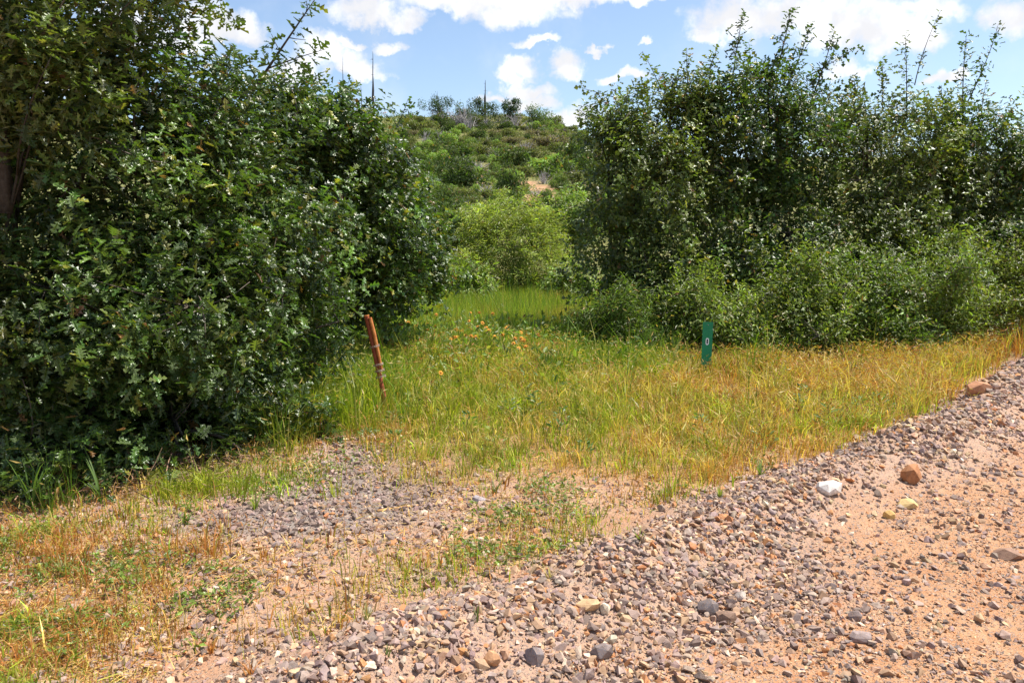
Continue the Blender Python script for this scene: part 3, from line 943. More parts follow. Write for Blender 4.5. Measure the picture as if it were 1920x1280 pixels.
def ridge_tree(label, px, pyb, w, h, col, seed, group=None):
    p = ground_at(px, pyb); s = p[1] / F_PX
    r = np.random.default_rng(seed)
    W, H = w * s * .72, h * s * 1.2
    root = link('ridge_tree', None, label=label, cat='tree', loc=p, group=group)
    n = 1900
    lumps = 16
    cen = np.column_stack([r.normal(0, .42 * W, lumps), r.normal(0, .42 * W, lumps), r.uniform(.10, .90, lumps) * H])
    cen[:, :2] *= (1.25 - .75 * (cen[:, 2:3] / H))
    rad = r.uniform(.18, .34, lumps) * W * 1.2
    k = r.integers(0, lumps, n); d = unit(r.normal(size=(n, 3)))
    pp = cen[k] + d * rad[k][:, None] * (.5 + .5 * r.random((n, 1)))
    pp[:, 2] = np.abs(pp[:, 2])
    a = Acc()
    scatter(a, DIA, pp, leaf_frames(pp, r.normal(size=(n, 3)), d + np.array([0, 0, .6]), np.full(n, .34)), leaf_cols(n, col, r, .2, 0.0, clump=np.exp(r.normal(0, .2, lumps))[k]))
    link('crown', a.mesh('crown', M_FAR), root, kind='stuff')
    b = Acc()
    tube(b, curve_pts((0, 0, -.3), (0, 0, H * .8), 5, .03, 0, r), [.16, .14, .1, .07, .04], (.06, .05, .045), 6)
    for c in cen[:9]:
        tube(b, curve_pts((0, 0, min(c[2] * .6, H * .6)), c, 4, .1, 0, r), [.06, .05, .035, .02], (.06, .05, .045), 4)
    link('trunk', b.mesh('trunk', M_BARK), root)


RD = (.055, .09, .050)
for lab, px, pyb, w, h, c, sd_ in (
        ('dark pointed tree on the ridge, leftmost of those against the open sky', 823, 228, 50, 44, RD, 201),
        ('small low tree on the ridge between two darker trees', 868, 232, 36, 30, (.075, .11, .04), 202),
        ('broad dark tree on the ridge at the foot of a tall burnt trunk', 905, 236, 46, 40, (.05, .08, .03), 203),
        ('rounded dark tree on the ridge standing clear of its neighbours', 956, 230, 36, 36, RD, 204),
        ('light green tree on the ridge where the skyline starts to drop', 998, 238, 58, 26, (.10, .145, .045), 205),
        ('tiny far tree on the skyline beside the right oaks', 1078, 248, 12, 16, RD, 206),
        ('leafy ridge tree showing just above the left oak', 735, 214, 46, 42, RD, 207),
        ('small ridge tree at the shoulder of the left oak', 768, 218, 28, 18, RD, 208)):
    ridge_tree(lab, px, pyb, w, h, c, sd_)

# burnt trunks
for lab, px, pyb, ptop, wpx in (
        ('tallest burnt bare trunk rising from the ridge above the left oak', 699, 205, 97, 5.0),
        ('burnt bare trunk standing behind the broad dark ridge tree', 910, 222, 150, 5.0),
        ('thin pale dead trunk behind the leftmost ridge tree', 820, 205, 171, 2.4),
        ('thin burnt trunk tip just left of the tallest burnt trunk', 643, 200, 105, 3.0),
        ('short burnt snag close beside the tallest burnt trunk', 676, 205, 150, 2.6),
        ('burnt trunk seen through the long outer oak branch', 527, 200, 118, 4.0),
        ('thin burnt trunk just behind the long outer oak branch', 556, 200, 122, 3.0)):
    y = 150 if px > 800 else 130
    top = at(px, ptop, y)
    gz_ = float(height(top[0], y))
    root = link('burnt_trunk', None, label=lab, cat='dead tree', loc=(top[0], y, gz_))
    H = top[2] - gz_
    r = np.random.default_rng(int(px))
    w = wpx * y / F_PX / 2
    a = Acc()
    n = 12
    z = np.linspace(-.3, H, n)
    pts = np.column_stack([np.cumsum(r.normal(0, .025, n)), np.zeros(n), z]); pts[:, 0] -= pts[-1, 0]
    rad = np.interp(z, [-.3, H * .55, H * .6, H], [w * 1.0, w * .75, w * .5, w * .12]) * r.uniform(.8, 1.2, n)
    tube(a, pts, rad, (.075, .07, .075), 6)
    link('trunk', a.mesh('trunk', M_BARK), root)
    b = Acc()
    for _ in range(16):
        k = r.integers(3, n - 1); ang = r.uniform(0, 6.28); L = r.uniform(.12, .45)
        e = pts[k] + np.array([math.cos(ang) * L, math.sin(ang) * L, r.uniform(-.1, .1)])
        tube(b, [pts[k], e], [.02, .008], (.08, .075, .075), 3)
    link('branch_stubs', b.mesh('branch_stubs', M_BARK), root, kind='stuff')

# low scrub that nobody could count, over the visible hillside
r = np.random.default_rng(77)
n = 62000
yy = 26 + 130 * r.random(n) ** 0.8
xx = r.uniform(-.30, .27, n) * yy
keep = (r.random(n) < (.15 + .85 * sst(fbm(xx, yy, .3, 8), .35, .6))) & (r.random(n) > bare_at(xx, yy) * .97)
xx, yy = xx[keep], yy[keep]
n = len(xx)
zz = height(xx, yy) + r.random(n) ** 2 * .35
cc = np.array([[.115, .15, .04], [.17, .175, .06], [.085, .12, .034], [.26, .20, .11]])[r.choice(4, n, p=[.4, .25, .2, .15])] * np.exp(r.normal(0, .2, (n, 1)))
gmix = sst(yy, 40, 70)[:, None]
cc = cc * (1 - .0 * gmix)
a = Acc()
pp = np.column_stack([xx, yy, zz])
scatter(a, NARROW, pp, leaf_frames(pp, r.normal(0, .6, (n, 3)) + np.array([0, 0, .7]), r.normal(size=(n, 3)) + np.array([0, -.5, .4]), .16 + .0022 * yy), cc)
for _ in range(260):                                          # thickets that merge, off to both sides of the slope in view
    y0 = r.uniform(32, 152); x0 = y0 * (r.uniform(-.31, -.135) if r.random() < .6 else r.uniform(.125, .27))
    R0 = r.uniform(.8, 2.0) * (1 + .004 * y0); m = 120
    d = unit(r.normal(size=(m, 3)) + np.array([0, 0, .3])); q = d * np.array([R0, R0, R0 * .7]) * r.uniform(.6, 1, (m, 1)); q[:, 2] = np.abs(q[:, 2])
    q = q + np.array([x0, y0, float(height(x0, y0)) - .1])
    c = np.tile(np.array([(.072, .106, .028), (.12, .135, .045), (.115, .165, .04)][r.integers(3)]), (m, 1)) * np.exp(r.normal(0, .2, (m, 1)))
    scatter(a, DIA, q, leaf_frames(q, r.normal(size=(m, 3)) + d, d + r.normal(0, .4, (m, 3)), np.full(m, .38)), c)
link('ground_scrub', a.mesh('ground_scrub', M_FAR), kind='stuff')

# ------------------------------------------------------------------ grass
def blades(acc, base, h, w, ang, lean, col, heads=None, headcol=None):
    n = len(base)
    dirv = np.column_stack([np.cos(ang), np.sin(ang), np.zeros(n)])
    fa = ang + np.random.default_rng(n).uniform(0, math.pi, n)
    side = np.column_stack([np.cos(fa), np.sin(fa), np.zeros(n)]) * (w / 2)[:, None]
    up = np.array([0, 0, 1.0])
    b = base - up * .01
    m1 = base + up * (h * .55)[:, None] + dirv * (lean * h * .28)[:, None]
    hh = h * np.sqrt(np.clip(1 - (lean * .75) ** 2, .15, 1))
    tip = base + up * hh[:, None] + dirv * (lean * h)[:, None]
    fl = base[:, 1] > 11
    if fl.any():
        nf = int(fl.sum())
        acc.add(np.stack([(b - side)[fl], (b + side)[fl], tip[fl]], 1).reshape(-1, 3), np.arange(nf * 3).reshape(-1, 3), np.repeat(col[fl], 3, 0))
        kk = ~fl
        if heads is not None: heads, headcol = heads[kk], headcol[kk]
        base, h, lean, col, dirv, side, b, m1, tip = [q[kk] for q in (base, h, lean, col, dirv, side, b, m1, tip)]
        n = len(base)
    v = np.stack([b - side, b + side, m1 - side * .8, m1 + side * .8, tip], 1)
    t = np.array([(0, 1, 3), (0, 3, 2), (2, 3, 4)])
    T = (t[None] + (np.arange(n) * 5)[:, None, None]).reshape(-1, 3)
    acc.add(v.reshape(-1, 3), T, np.repeat(col, 5, 0))
    if heads is not None and heads.any():
        k = np.where(heads)[0]
        tp = tip[k]; dv = unit(dirv[k] * .8 + up * .35 + np.random.default_rng(5).normal(0, .3, (len(k), 3)))
        sz = np.clip(h[k] * .22, .02, .07)
        scatter(acc, NARROW, tp - dv * (sz * .3)[:, None], leaf_frames(tp, dv, np.random.default_rng(6).normal(size=(len(k), 3)), sz), headcol[k])


def wedge(n, r, d0, d1, p=1.5, margin=.72):
    """points over the ground in front of the camera, thinning out with distance"""
    q = 2 - p
    u = r.random(n)
    d = (d0 ** q + u * (d1 ** q - d0 ** q)) ** (1 / q)
    x = r.uniform(-1, 1, n) * (margin * d + .4)
    return x, d


GREEN = np.array([.125, .215, .020]); LIME = np.array([.29, .325, .03]); STRAW = np.array([.52, .375, .115]); RUST = np.array([.40, .175, .055]); DKGREEN = np.array([.07, .13, .03])
PALE = np.array([.47, .42, .12])


def grass_field():
    r = np.random.default_rng(101)
    # tufts: clump centres, each with its own height, colour and a fan of blades; plus loose blades between
    x, y = wedge(165000, r, 2.3, 24, 1.35)
    s, off, mea, ber, pat, sho, cor = zones(x, y)
    n1, n2 = fbm(x, y, .9, 41), fbm(x, y, 2.6, 47)
    far = sst(y + .6 * (fbm(x, y, 1.1, 19) - .5) * 3, 7.6, 11.5)
    bank = mea * sst(x - .15 * (y - 6), .6, 1.7) * (1 - sst(y + .25 * x, 11.0, 12.6))
    verge = sho * sst(-x, .9, 1.5) * (1 - .8 * sst(-x, 1.9, 2.5)) * sst(y - .12 * (x + 2), 4.35, 4.8) * (1 - .7 * sst(y, 5.3, 5.9))
    n4 = fbm(x, y, 4.5, 91)
    den = mea * (.14 + .86 * sst(n4, .36, .60)) * (.75 + .25 * sst(y, 5.5, 7)) + sho * (.09 + .50 * sst(n1, .44, .60) * sst(n2, .40, .56)) * (1 - .75 * pat) + cor * (.03 + .20 * sst(n2, .48, .62)) + verge * (.05 + .36 * sst(n2, .44, .60))
    den *= (1 - .85 * ber) * (1 - .6 * pat * (1 - mea)) * (off > .05)
    k = r.random(len(x)) < den * .55
    x, y, n1, n2, far, bank, mea, cor, verge, sho = [q[k] for q in (x, y, n1, n2, far, bank, mea, cor, verge, sho)]
    nt = len(x)
    left = mea * sst(-x - .9, .0, .5) * sst(y, 6.3, 6.9) * (1 - sst(y, 8.5, 10))
    H = .045 + .02 * mea + .11 * sst(y, 6.0, 8.5) * mea + .36 * far * mea * (.45 + 1.1 * fbm(x, y, 2.0, 27)) + .05 * bank + .24 * left + .0 * cor + .03 * verge
    n4 = fbm(x, y, 4.5, 91)
    H = H * np.exp(r.normal(0, .42, nt)) * (.4 + 1.2 * n4) * (.45 + 1.1 * n2)
    H = H * (1 - .82 * np.exp(-(((x - 2.16) / .30) ** 2 + ((y - 8.45) / .75) ** 2)))
    H = H * (1 - .75 * np.exp(-(((x + 1.12) / .22) ** 2 + ((y - 7.0) / .35) ** 2)))
    g = .46 * mea + .46 * far + .8 * left + .50 * verge - .52 * bank - .22 * cor + 1.4 * (n1 - .5) + 1.6 * (n2 - .5) + 2.2 * (fbm(x, y, 6.0, 17) - .5) + .06 + r.normal(0, .20, nt)
    rad = (.025 + .05 * r.random(nt)) * (1 + .06 * y)
    per = 6
    tb = np.exp(r.normal(0, .30, nt))
    loose = r.random(nt * per) < .35
    ti = np.repeat(np.arange(nt), per); n = len(ti)
    # (7 cm of fan at most per tuft)
    ang = r.uniform(0, 6.283, n); rr = np.sqrt(r.random(n)) * rad[ti] * np.where(loose, 3.5, 1.0)
    bx, by = x[ti] + np.cos(ang) * rr, y[ti] + np.sin(ang) * rr
    h = H[ti] * np.exp(r.normal(0, .33, n))
    tall = r.random(n) < .025
    h[tall] *= 1.6
    h = np.minimum(h, .10 + .42 * np.clip((by - 5) / 8, .15, 1) + .2 * left[ti])
    w = (.0026 + .00058 * by) * np.exp(r.normal(0, .3, n))
    lean = np.clip(np.abs(r.normal(.58, .34, n)) + .3 * cor[ti] + .25 * bank[ti] * r.random(n), 0, 1.15)
    lean[tall] *= .4
    lean *= 1 - .5 * far[ti] - .45 * left[ti]
    gg = g[ti] + r.normal(0, .13, n)
    lm = np.clip(.5 + 1.5 * (n2[ti] - .5) + r.normal(0, .3, n), 0, 1)[:, None]
    c = np.where((gg > .62)[:, None], GREEN * (1 - lm) + LIME * lm, np.where((gg > .36)[:, None], LIME * (1 - .6 * lm) + PALE * .6 * lm, np.where((gg > .06)[:, None], STRAW * (1 - .4 * lm) + PALE * .4 * lm, STRAW * .5 + RUST * .5)))
    rb = sst(bx, 5.0, 6.3) * (1 - sst(by, 12.5, 13.5))
    rbm = r.random(n) < rb * .8
    c[rbm] = np.where(r.random((rbm.sum(), 1)) < .5, RUST, STRAW * .8)
    deep = (far[ti] > .7) & (r.random(n) < .12)
    c[deep] = DKGREEN * 1.4
    c = c * np.exp(r.normal(0, .20, (n, 1))) * tb[ti][:, None]
    rusty = (r.random(n) < (.07 + .55 * cor[ti] + .26 * bank[ti] + .20 * sho[ti])) & (gg < .5)
    c[rusty] = RUST * np.exp(r.normal(0, .3, (rusty.sum(), 1)))
    base = np.column_stack([bx, by, height(bx, by)])
    heads = (r.random(n) < .10 + .30 * (gg < .35)) & (h > .06)
    hc = np.where((gg > .4)[:, None], PALE * .75, np.where(r.random((n, 1)) < .4, RUST, STRAW * .85))
    dry = gg < .36
    ba = np.where(loose, r.uniform(0, 6.283, n), ang + r.normal(0, .7, n))
    for nm, sel in (('grass', ~dry), ('dry_grass', dry)):
        a = Acc()
        blades(a, base[sel], h[sel], w[sel], ba[sel], lean[sel], c[sel], heads[sel], hc[sel])
        link(nm, a.mesh(nm, M_GRASS), kind='stuff')
    return n


N_GRASS = grass_field()


def clumps():
    """taller tussocks: lush ones under the bushes and round the post, dry seeding ones over the bank"""
    r = np.random.default_rng(131)
    spots = []
    def put(n, cx, cy, sx, sy, h, kind):
        for _ in range(n):
            spots.append((r.normal(cx, sx), r.normal(cy, sy), h * r.uniform(.6, 1.3), kind))
    put(60, 1.9, 9.7, .8, .5, .38, 0); put(40, 3.6, 9.9, .7, .3, .30, 0); put(60, -1.55, 8.0, .35, .8, .38, 0); put(50, -1.0, 10.5, .6, 1.2, .34, 0)
    put(90, .5, 15.5, .9, 2.8, .55, 0); put(50, .3, 14.0, .8, 2.2, .45, 1); put(40, 2.4, 10.0, 1.2, .25, .36, 0); put(26, .62, 9.1, .25, .18, .34, 0); put(40, -1.75, 6.9, .25, .4, .32, 1); put(50, -.2, 11.5, .9, 1.5, .3, 1)
    put(130, 2.6, 7.6, 1.3, 1.0, .23, 2); put(70, 5.0, 9.6, 1.1, .7, .26, 2); put(60, .6, 7.0, .9, .8, .2, 1); put(40, .3, 6.2, .8, .5, .15, 2)
    put(60, 6.6, 11.2, .7, .7, .28, 3); put(45, 1.0, 8.6, 1.5, .8, .26, 1); put(12, -1.9, 4.9, .3, .2, .15, 1); put(12, -3.0, 4.55, .5, .2, .3, 0); put(40, -2.2, 3.6, .5, .4, .10, 3)
    a = Acc()
    P = [GREEN * .9, LIME * .85, STRAW, RUST]
    for x, y, h, k in spots:
        if float(road_s(x, y)) > -.32 or (abs(x - 2.16) < .32 and 7.7 < y < 9.2): continue
        m = r.integers(12, 30)
        ang = r.uniform(0, 6.283, m); rr = np.abs(r.normal(0, .05, m)) * (1 + .04 * y)
        b = np.column_stack([x + np.cos(ang) * rr, y + np.sin(ang) * rr, np.zeros(m)]); b[:, 2] = height(b[:, 0], b[:, 1])
        c = np.tile(P[k] * r.uniform(.7, 1.25), (m, 1)) * np.exp(r.normal(0, .2, (m, 1)))
        mixk = r.random(m) < .2
        c[mixk] = PALE * r.uniform(.6, 1.0)
        blades(a, b, h * np.exp(r.normal(0, .28, m)), (.003 + .0006 * y) * np.exp(r.normal(0, .3, m)), ang + r.normal(0, .5, m), np.clip(np.abs(r.normal(.42, .25, m)), 0, 1), c,
               r.random(m) < (.35 if k >= 2 else .10), np.tile((STRAW if k < 3 else RUST) * .9, (m, 1)))
    link('grass_tussocks', a.mesh('grass_tussocks', M_GRASS), kind='stuff')


clumps()


def meadow_weeds():
    r = np.random.default_rng(141)
    a = Acc()
    for _ in range(330):
        x = r.uniform(-2.2, 6.5); y = r.uniform(5.6, 13.5)
        s = float(road_s(x, y))
        if s > -.4 or (abs(x - 2.16) < .35 and 7.6 < y < 9.2) or (x < -1.6 and y < 6.6): continue
        if float(fbm(x, y, .8, 37)) < .46 and r.random() < .7: continue
        dry = r.random() < (.45 if x > 1 else .12)
        h = r.uniform(.10, .26) * (1 + .5 * float(sst(y, 8, 11))); m = r.integers(14, 36)
        t = r.random(m) ** .8
        lean = r.normal(0, .25, 2)
        rad = (.03 if dry else .09) * (1.1 - t)
        an = r.uniform(0, 6.283, m)
        q = np.column_stack([x + lean[0] * h * t + np.cos(an) * rad, y + lean[1] * h * t + np.sin(an) * rad, np.full(m, float(height(x, y))) + h * (t * .9 + .1)])
        d = np.column_stack([np.cos(an), np.sin(an), np.full(m, 1.6 if dry else .5)])
        c = np.array((.27, .12, .045) if dry else ((.075, .135, .028), (.12, .17, .04), (.17, .20, .045))[r.integers(3)]) * np.exp(r.normal(0, .22, (m, 1)))
        scatter(a, DIA, q, leaf_frames(q, d, r.normal(0, .5, (m, 3)) + np.array([0, 0, 1.0]), r.uniform(.02, .05, m) * (.7 if dry else 1.5)), c)
        tube(a, [(x, y, float(height(x, y)) - .02), (x + lean[0] * h, y + lean[1] * h, float(height(x, y)) + h)], [.0035, .002], (.25, .15, .06) if dry else (.14, .19, .05), 3)
    link('meadow_weeds', a.mesh('meadow_weeds', M_SHRUB), kind='stuff')


meadow_weeds()


def litter():
    """dead straw lying flat, and small broad-leaved ground plants"""
    r = np.random.default_rng(111)
    x, y = wedge(160000, r, 2.3, 12, 1.5)
    s, off, mea, ber, pat, sho, cor = zones(x, y)
    n1 = fbm(x, y, 1.7, 61)
    den = (.5 * mea * (1 - sst(y, 8, 11)) + .30 * sho * sst(n1, .40, .58) + .45 * cor) * off * (1 - .7 * pat)
    k = r.random(len(x)) < den
    x, y = x[k], y[k]; n = len(x)
    pp = np.column_stack([x, y, height(x, y) + r.uniform(.004, .02, n)])
    d = np.column_stack([r.normal(size=n), r.normal(size=n), r.normal(0, .15, n)])
    a = Acc()
    V = np.array([(0, -.03, 0), (0, .03, 0), (1, 0, 0)], float); T = np.array([(0, 1, 2)])
    c = np.where(r.random((n, 1)) < .42, RUST, STRAW) * np.exp(r.normal(0, .25, (n, 1)))
    scatter(a, (V, T), pp, leaf_frames(pp, d, np.tile([0, 0, 1.0], (n, 1)), r.uniform(.03, .11, n)), c)
    link('straw_litter', a.mesh('straw_litter', M_GRASS), kind='stuff')
    x, y = wedge(120000, r, 2.3, 9, 1.4)
    s, off, mea, ber, pat, sho, cor = zones(x, y)
    n1 = fbm(x, y, 1.3, 71); n2 = fbm(x, y, 5.0, 75)
    den = (sho * .9 + mea * .8 * (1 - sst(y, 6.5, 9))) * sst(n1, .46, .62) * sst(n2, .40, .58) * off * (1 - .8 * ber) * (1 - .6 * pat)
    k = r.random(len(x)) < den
    x, y = x[k], y[k]; n = len(x)
    pp = np.column_stack([x, y, height(x, y) + r.random(n) * .05])
    a = Acc()
    c = np.array([.15, .21, .04]) * np.exp(r.normal(0, .3, (n, 1)))
    scatter(a, DIA, pp, leaf_frames(pp, np.column_stack([r.normal(size=n), r.normal(size=n), np.abs(r.normal(.5, .3, n))]), r.normal(0, .5, (n, 3)) + np.array([0, 0, 1.0]), r.uniform(.015, .045, n)), c)
    link('ground_weeds', a.mesh('ground_weeds', M_SHRUB), kind='stuff')


litter()

# ------------------------------------------------------------------ stones
def stone_template(seed, n=14, lo=.75):
    """angular broken stone: hull of a few random points"""
    import bmesh
    r = np.random.default_rng(seed)
    p = unit(r.normal(size=(n, 3))) * r.uniform(lo, 1.0, (n, 1)) * np.array([1.0, .74, .55]) * .5
    bm = bmesh.new()
    for q in p: bm.verts.new(q)
    bmesh.ops.convex_hull(bm, input=bm.verts)
    for v in [v for v in bm.verts if not v.link_faces]: bm.verts.remove(v)
    bm.verts.index_update(); bm.faces.ensure_lookup_table()
    V = np.array([v.co[:] for v in bm.verts]); T = []
    for f in bm.faces:
        ids = [v.index for v in f.verts]
        T += [(ids[0], ids[i], ids[i + 1]) for i in range(1, len(ids) - 1)]
    bm.free()
    return V, np.array(T)


ST = [stone_template(300 + i, 10) for i in range(10)]
ST_SMALL = [stone_template(330 + i, 5 + (i % 3 == 0), .85) for i in range(8)]
S_COL = np.array([[.29, .21, .18], [.36, .265, .215], [.19, .14, .125], [.42, .265, .165], [.54, .36, .21], [.48, .21, .08], [.66, .53, .39], [.30, .235, .215]])


def rot_mats(n, r, size, flat=.5):
    nrm = unit(np.column_stack([r.normal(0, flat, n), r.normal(0, flat, n), np.ones(n)]))
    d = np.column_stack([r.normal(size=n), r.normal(size=n), r.normal(0, .2, n)])
    m = leaf_frames(np.zeros((n, 3)), d, nrm, np.ones(n))
    sc_ = np.column_stack([np.ones(n), r.uniform(.75, 1.15, n), r.uniform(.8, 1.5, n)])
    return m * sc_[:, None, :] * size[:, None, None]


def gravel():
    r = np.random.default_rng(120)
    x, y = wedge(500000, r, 2.35, 10.5, 1.55, .68)
    xo, yo = wedge(60000, r, 2.0, 8, 1.4, 1.0)
    so = (np.abs(xo / yo) > .72) & (xo > -2.6)
    x, y = np.concatenate([x, xo[so]]), np.concatenate([y, yo[so]])
    s, off, mea, ber, pat, sho, cor = zones(x, y)
    n1 = fbm(x, y, 1.2, 81); n2 = fbm(x, y, 3.4, 85)
    rd = sst(s, .5, .8)
    den = ber * (.25 + .50 * sst(n2, .36, .6)) + rd * (.52 + .5 * sst(n1, .40, .62)) + sho * (.55 + .5 * sst(n1 + .3 * (n2 - .5), .38, .6)) * (1 - .15 * cor) + pat * 1.5 + .05 * mea * (1 - sst(y, 6, 7.5))
    k = r.random(len(x)) < np.clip(den, 0, 1) * .48
    x, y, ber, rd, pat, sho, s, n2 = [q[k] for q in (x, y, ber, rd, pat, sho, s, n2)]
    n = len(x)
    med = .0118 + .0105 * ber * (1 - pat) + .002 * sho + .006 * pat
    size = med * np.exp(r.normal(0, .55, n))
    crest = np.exp(-((s - .22) / .28) ** 2) * sst(n2, .40, .58)
    bigg = r.random(n) < .10 * ber + .34 * crest * ber + .05 * sho + .036 * rd
    size[bigg] = r.uniform(.032, .078, bigg.sum())
    size = np.clip(size, .005, .08)
    size *= np.clip(y / 5.0, 1.0, 1.5)
    z = height(x, y) + size * r.uniform(-.16, .20, n) + ber * r.random(n) * .012 * (size < .03)
    pp = np.column_stack([x, y, z])
    pr_b = np.array([.22, .23, .11, .18, .11, .07, .03, .05]); pr_s = np.array([.09, .15, .03, .23, .29, .14, .06, .01]); pr_p = np.array([.36, .10, .36, .05, .03, .02, .02, .06])
    u = r.random(n)
    pick = lambda pr: np.searchsorted(np.cumsum(pr), u * .999)
    big_or_b = (size > .022)
    ci = np.where(pat > .45, pick(pr_p), np.where((ber > .5) & (big_or_b | (r.random(n) < .3)) | big_or_b, pick(pr_b), pick(pr_s)))
    col = S_COL[ci] * np.exp(r.normal(0, .16, (n, 1))) * (1 + r.normal(0, .04, (n, 3)))
    mats = rot_mats(n, r, size)
    # the 300 that show largest are objects of their own
    inview = (np.abs(x / y) < .63) & (y > 2.95)
    big = np.argsort(-(size / y) * inview)[:300]
    isbig = np.zeros(n, bool); isbig[big] = True
    kind = r.integers(0, 10, n)
    cache = {}
    for i in big:
        cb = int(ci[i]); key = (int(kind[i]), cb)
        if key not in cache:
            V, T = ST[key[0]]
            cache[key] = make_mesh('stone', V, T, np.broadcast_to(S_COL[cb] * np.exp(r.normal(0, .12)), V.shape), M_STONE)
        par = road if s[i] >= .65 else (windrow if s[i] >= -.3 else ground)
        o = bpy.data.objects.new('stone', cache[key]); COL.objects.link(o); o.parent = par
        m = mats[i]
        o.matrix_local = Matrix([[*m[0], pp[i][0]], [*m[1], pp[i][1]], [*m[2], pp[i][2]], [0, 0, 0, 1]])
    a = {id(road): Acc(), id(windrow): Acc(), id(ground): Acc()}
    sel_p = {id(road): s >= .65, id(windrow): (s >= -.3) & (s < .65), id(ground): s < -.3}
    for par in (road, windrow, ground):
        ac = a[id(par)]
        m0 = sel_p[id(par)] & ~isbig
        for q in range(10):
            sl = m0 & (size > .027) & (kind == q)
            scatter(ac, ST[q], pp[sl], mats[sl], col[sl])
        for q in range(8):
            sl = m0 & (size <= .027) & (kind % 8 == q)
            scatter(ac, ST_SMALL[q], pp[sl], mats[sl], col[sl])
        link('gravel', ac.mesh('gravel', M_STONE), par, kind='stuff')
    return n


N_STONE = gravel()


def rock(label, px, py, wpx, hpx, col, seed, name='rock', cat='rock', n=22, spots=None):
    p = ground_at(px, py)
    s = np.linalg.norm(p - np.array([0, 0, CAM_Z])) / F_PX
    r = np.random.default_rng(seed)
    V, T = stone_template(seed, int(n * 2.2), .62)
    W, H = wpx * s, hpx * s
    V = V / np.ptp(V, axis=0) * np.array([W, W * .75, H * 1.15])
    ang = r.uniform(-.4, .4); c_, s_2 = math.cos(ang), math.sin(ang)
    V = V @ np.array([[c_, s_2, 0], [-s_2, c_, 0], [0, 0, 1]])
    V[:, 2] -= V[:, 2].min() + H * .30
    c = np.broadcast_to(np.array(col), V.shape) * np.exp(r.normal(0, .08, (len(V), 1)))
    link(name, make_mesh(name, V, T, c, M_STONE), label=label, cat=cat, loc=p)


rock('large white rock lying on the inner edge of the gravel berm', 1553, 922, 46, 22, (.78, .74, .68), 401)
rock('upright rust-orange clod standing out of the gravel berm', 1708, 903, 34, 36, (.40, .17, .065), 402, n=16)
rock('orange boulder at the far end of the gravel berm beside the grass', 1834, 738, 38, 24, (.50, .235, .12), 403)
rock('pale yellow flat stone among grey gravel', 1700, 950, 32, 16, (.66, .47, .20), 404)
rock('small golden-yellow stone next to dark gravel', 1668, 970, 22, 16, (.60, .38, .12), 405)
rock('flat grey slab at the edge of the grass in the old driveway', 898, 942, 28, 16, (.34, .31, .33), 406)
rock('dark grey blocky stone in the dense near gravel', 1328, 1148, 36, 30, (.17, .15, .155), 407, n=15)
rock('brown blocky stone beside the dark grey blocky stone', 1362, 1164, 36, 26, (.28, .18, .13), 408, n=15)
rock('rounded orange stone in the near gravel', 922, 1243, 32, 26, (.56, .30, .15), 409)
rock('long cream stone lying among grey gravel', 1134, 1148, 20, 22, (.72, .62, .46), 410)
rock('cream white stone topping a cluster of grey gravel', 1389, 1124, 20, 20, (.70, .62, .54), 411)
rock('broad tan stone half sunk in the gravel', 1105, 1140, 44, 20, (.58, .38, .20), 412)
rock('lone dark stone on the bare road', 1603, 1160, 22, 18, (.22, .17, .16), 413)
rock('long grey-brown stone on the bare road surface', 1615, 1200, 38, 18, (.30, .24, .23), 414)
rock('brown stone pair half buried near the far road side', 1890, 1045, 44, 18, (.27, .16, .11), 415)
rock('grey wedge-shaped stone at the bottom of the gravel', 1003, 1240, 36, 34, (.235, .205, .21), 416, n=14)
rock('big grey-brown stone near the road edge of the gravel', 1128, 1232, 44, 34, (.22, .185, .18), 417, n=15)
rock('reddish brown stone on the orange soil patch', 812, 1098, 14, 12, (.25, .10, .05), 418)

# ------------------------------------------------------------------ weeds, sticks, flowers
def weed(label, px, py, hpx, seed, n=7, col=(.12, .17, .04), width=.1, spread=.7, name='weed', cat='weed', group=None, heads=False, curve=.35):
    p = ground_at(px, py)
    s = p[1] / F_PX
    r = np.random.default_rng(seed)
    root = link(name, None, label=label, cat=cat, loc=p, group=group)
    for i in range(n):
        H = hpx * s * r.uniform(.6, 1.05)
        ang = r.uniform(0, 6.28); ln = r.uniform(.15, spread)
        t = np.linspace(0, 1, 6)
        cen = np.column_stack([np.cos(ang) * ln * H * (t ** 1.6), np.sin(ang) * ln * H * (t ** 1.6), H * (t - curve * ln * t ** 2.5)]) + np.array([r.normal(0, .006), r.normal(0, .006), -.008])
        w = width * H * np.array([.5, .9, 1.0, .8, .45, .04])
        sdv = np.array([-math.sin(ang + r.normal(0, .4)), math.cos(ang), 0.0])
        v = np.concatenate([cen - sdv * w[:, None] / 2, cen + sdv * w[:, None] / 2])
        t_ = []
        for k in range(5): t_ += [(k, k + 6, k + 7), (k, k + 7, k + 1)]
        c = np.array(col) * np.exp(r.normal(0, .2))
        link('blade', make_mesh('blade', v, np.array(t_), np.broadcast_to(c, v.shape), M_GRASS, smooth=True), root)
    return root


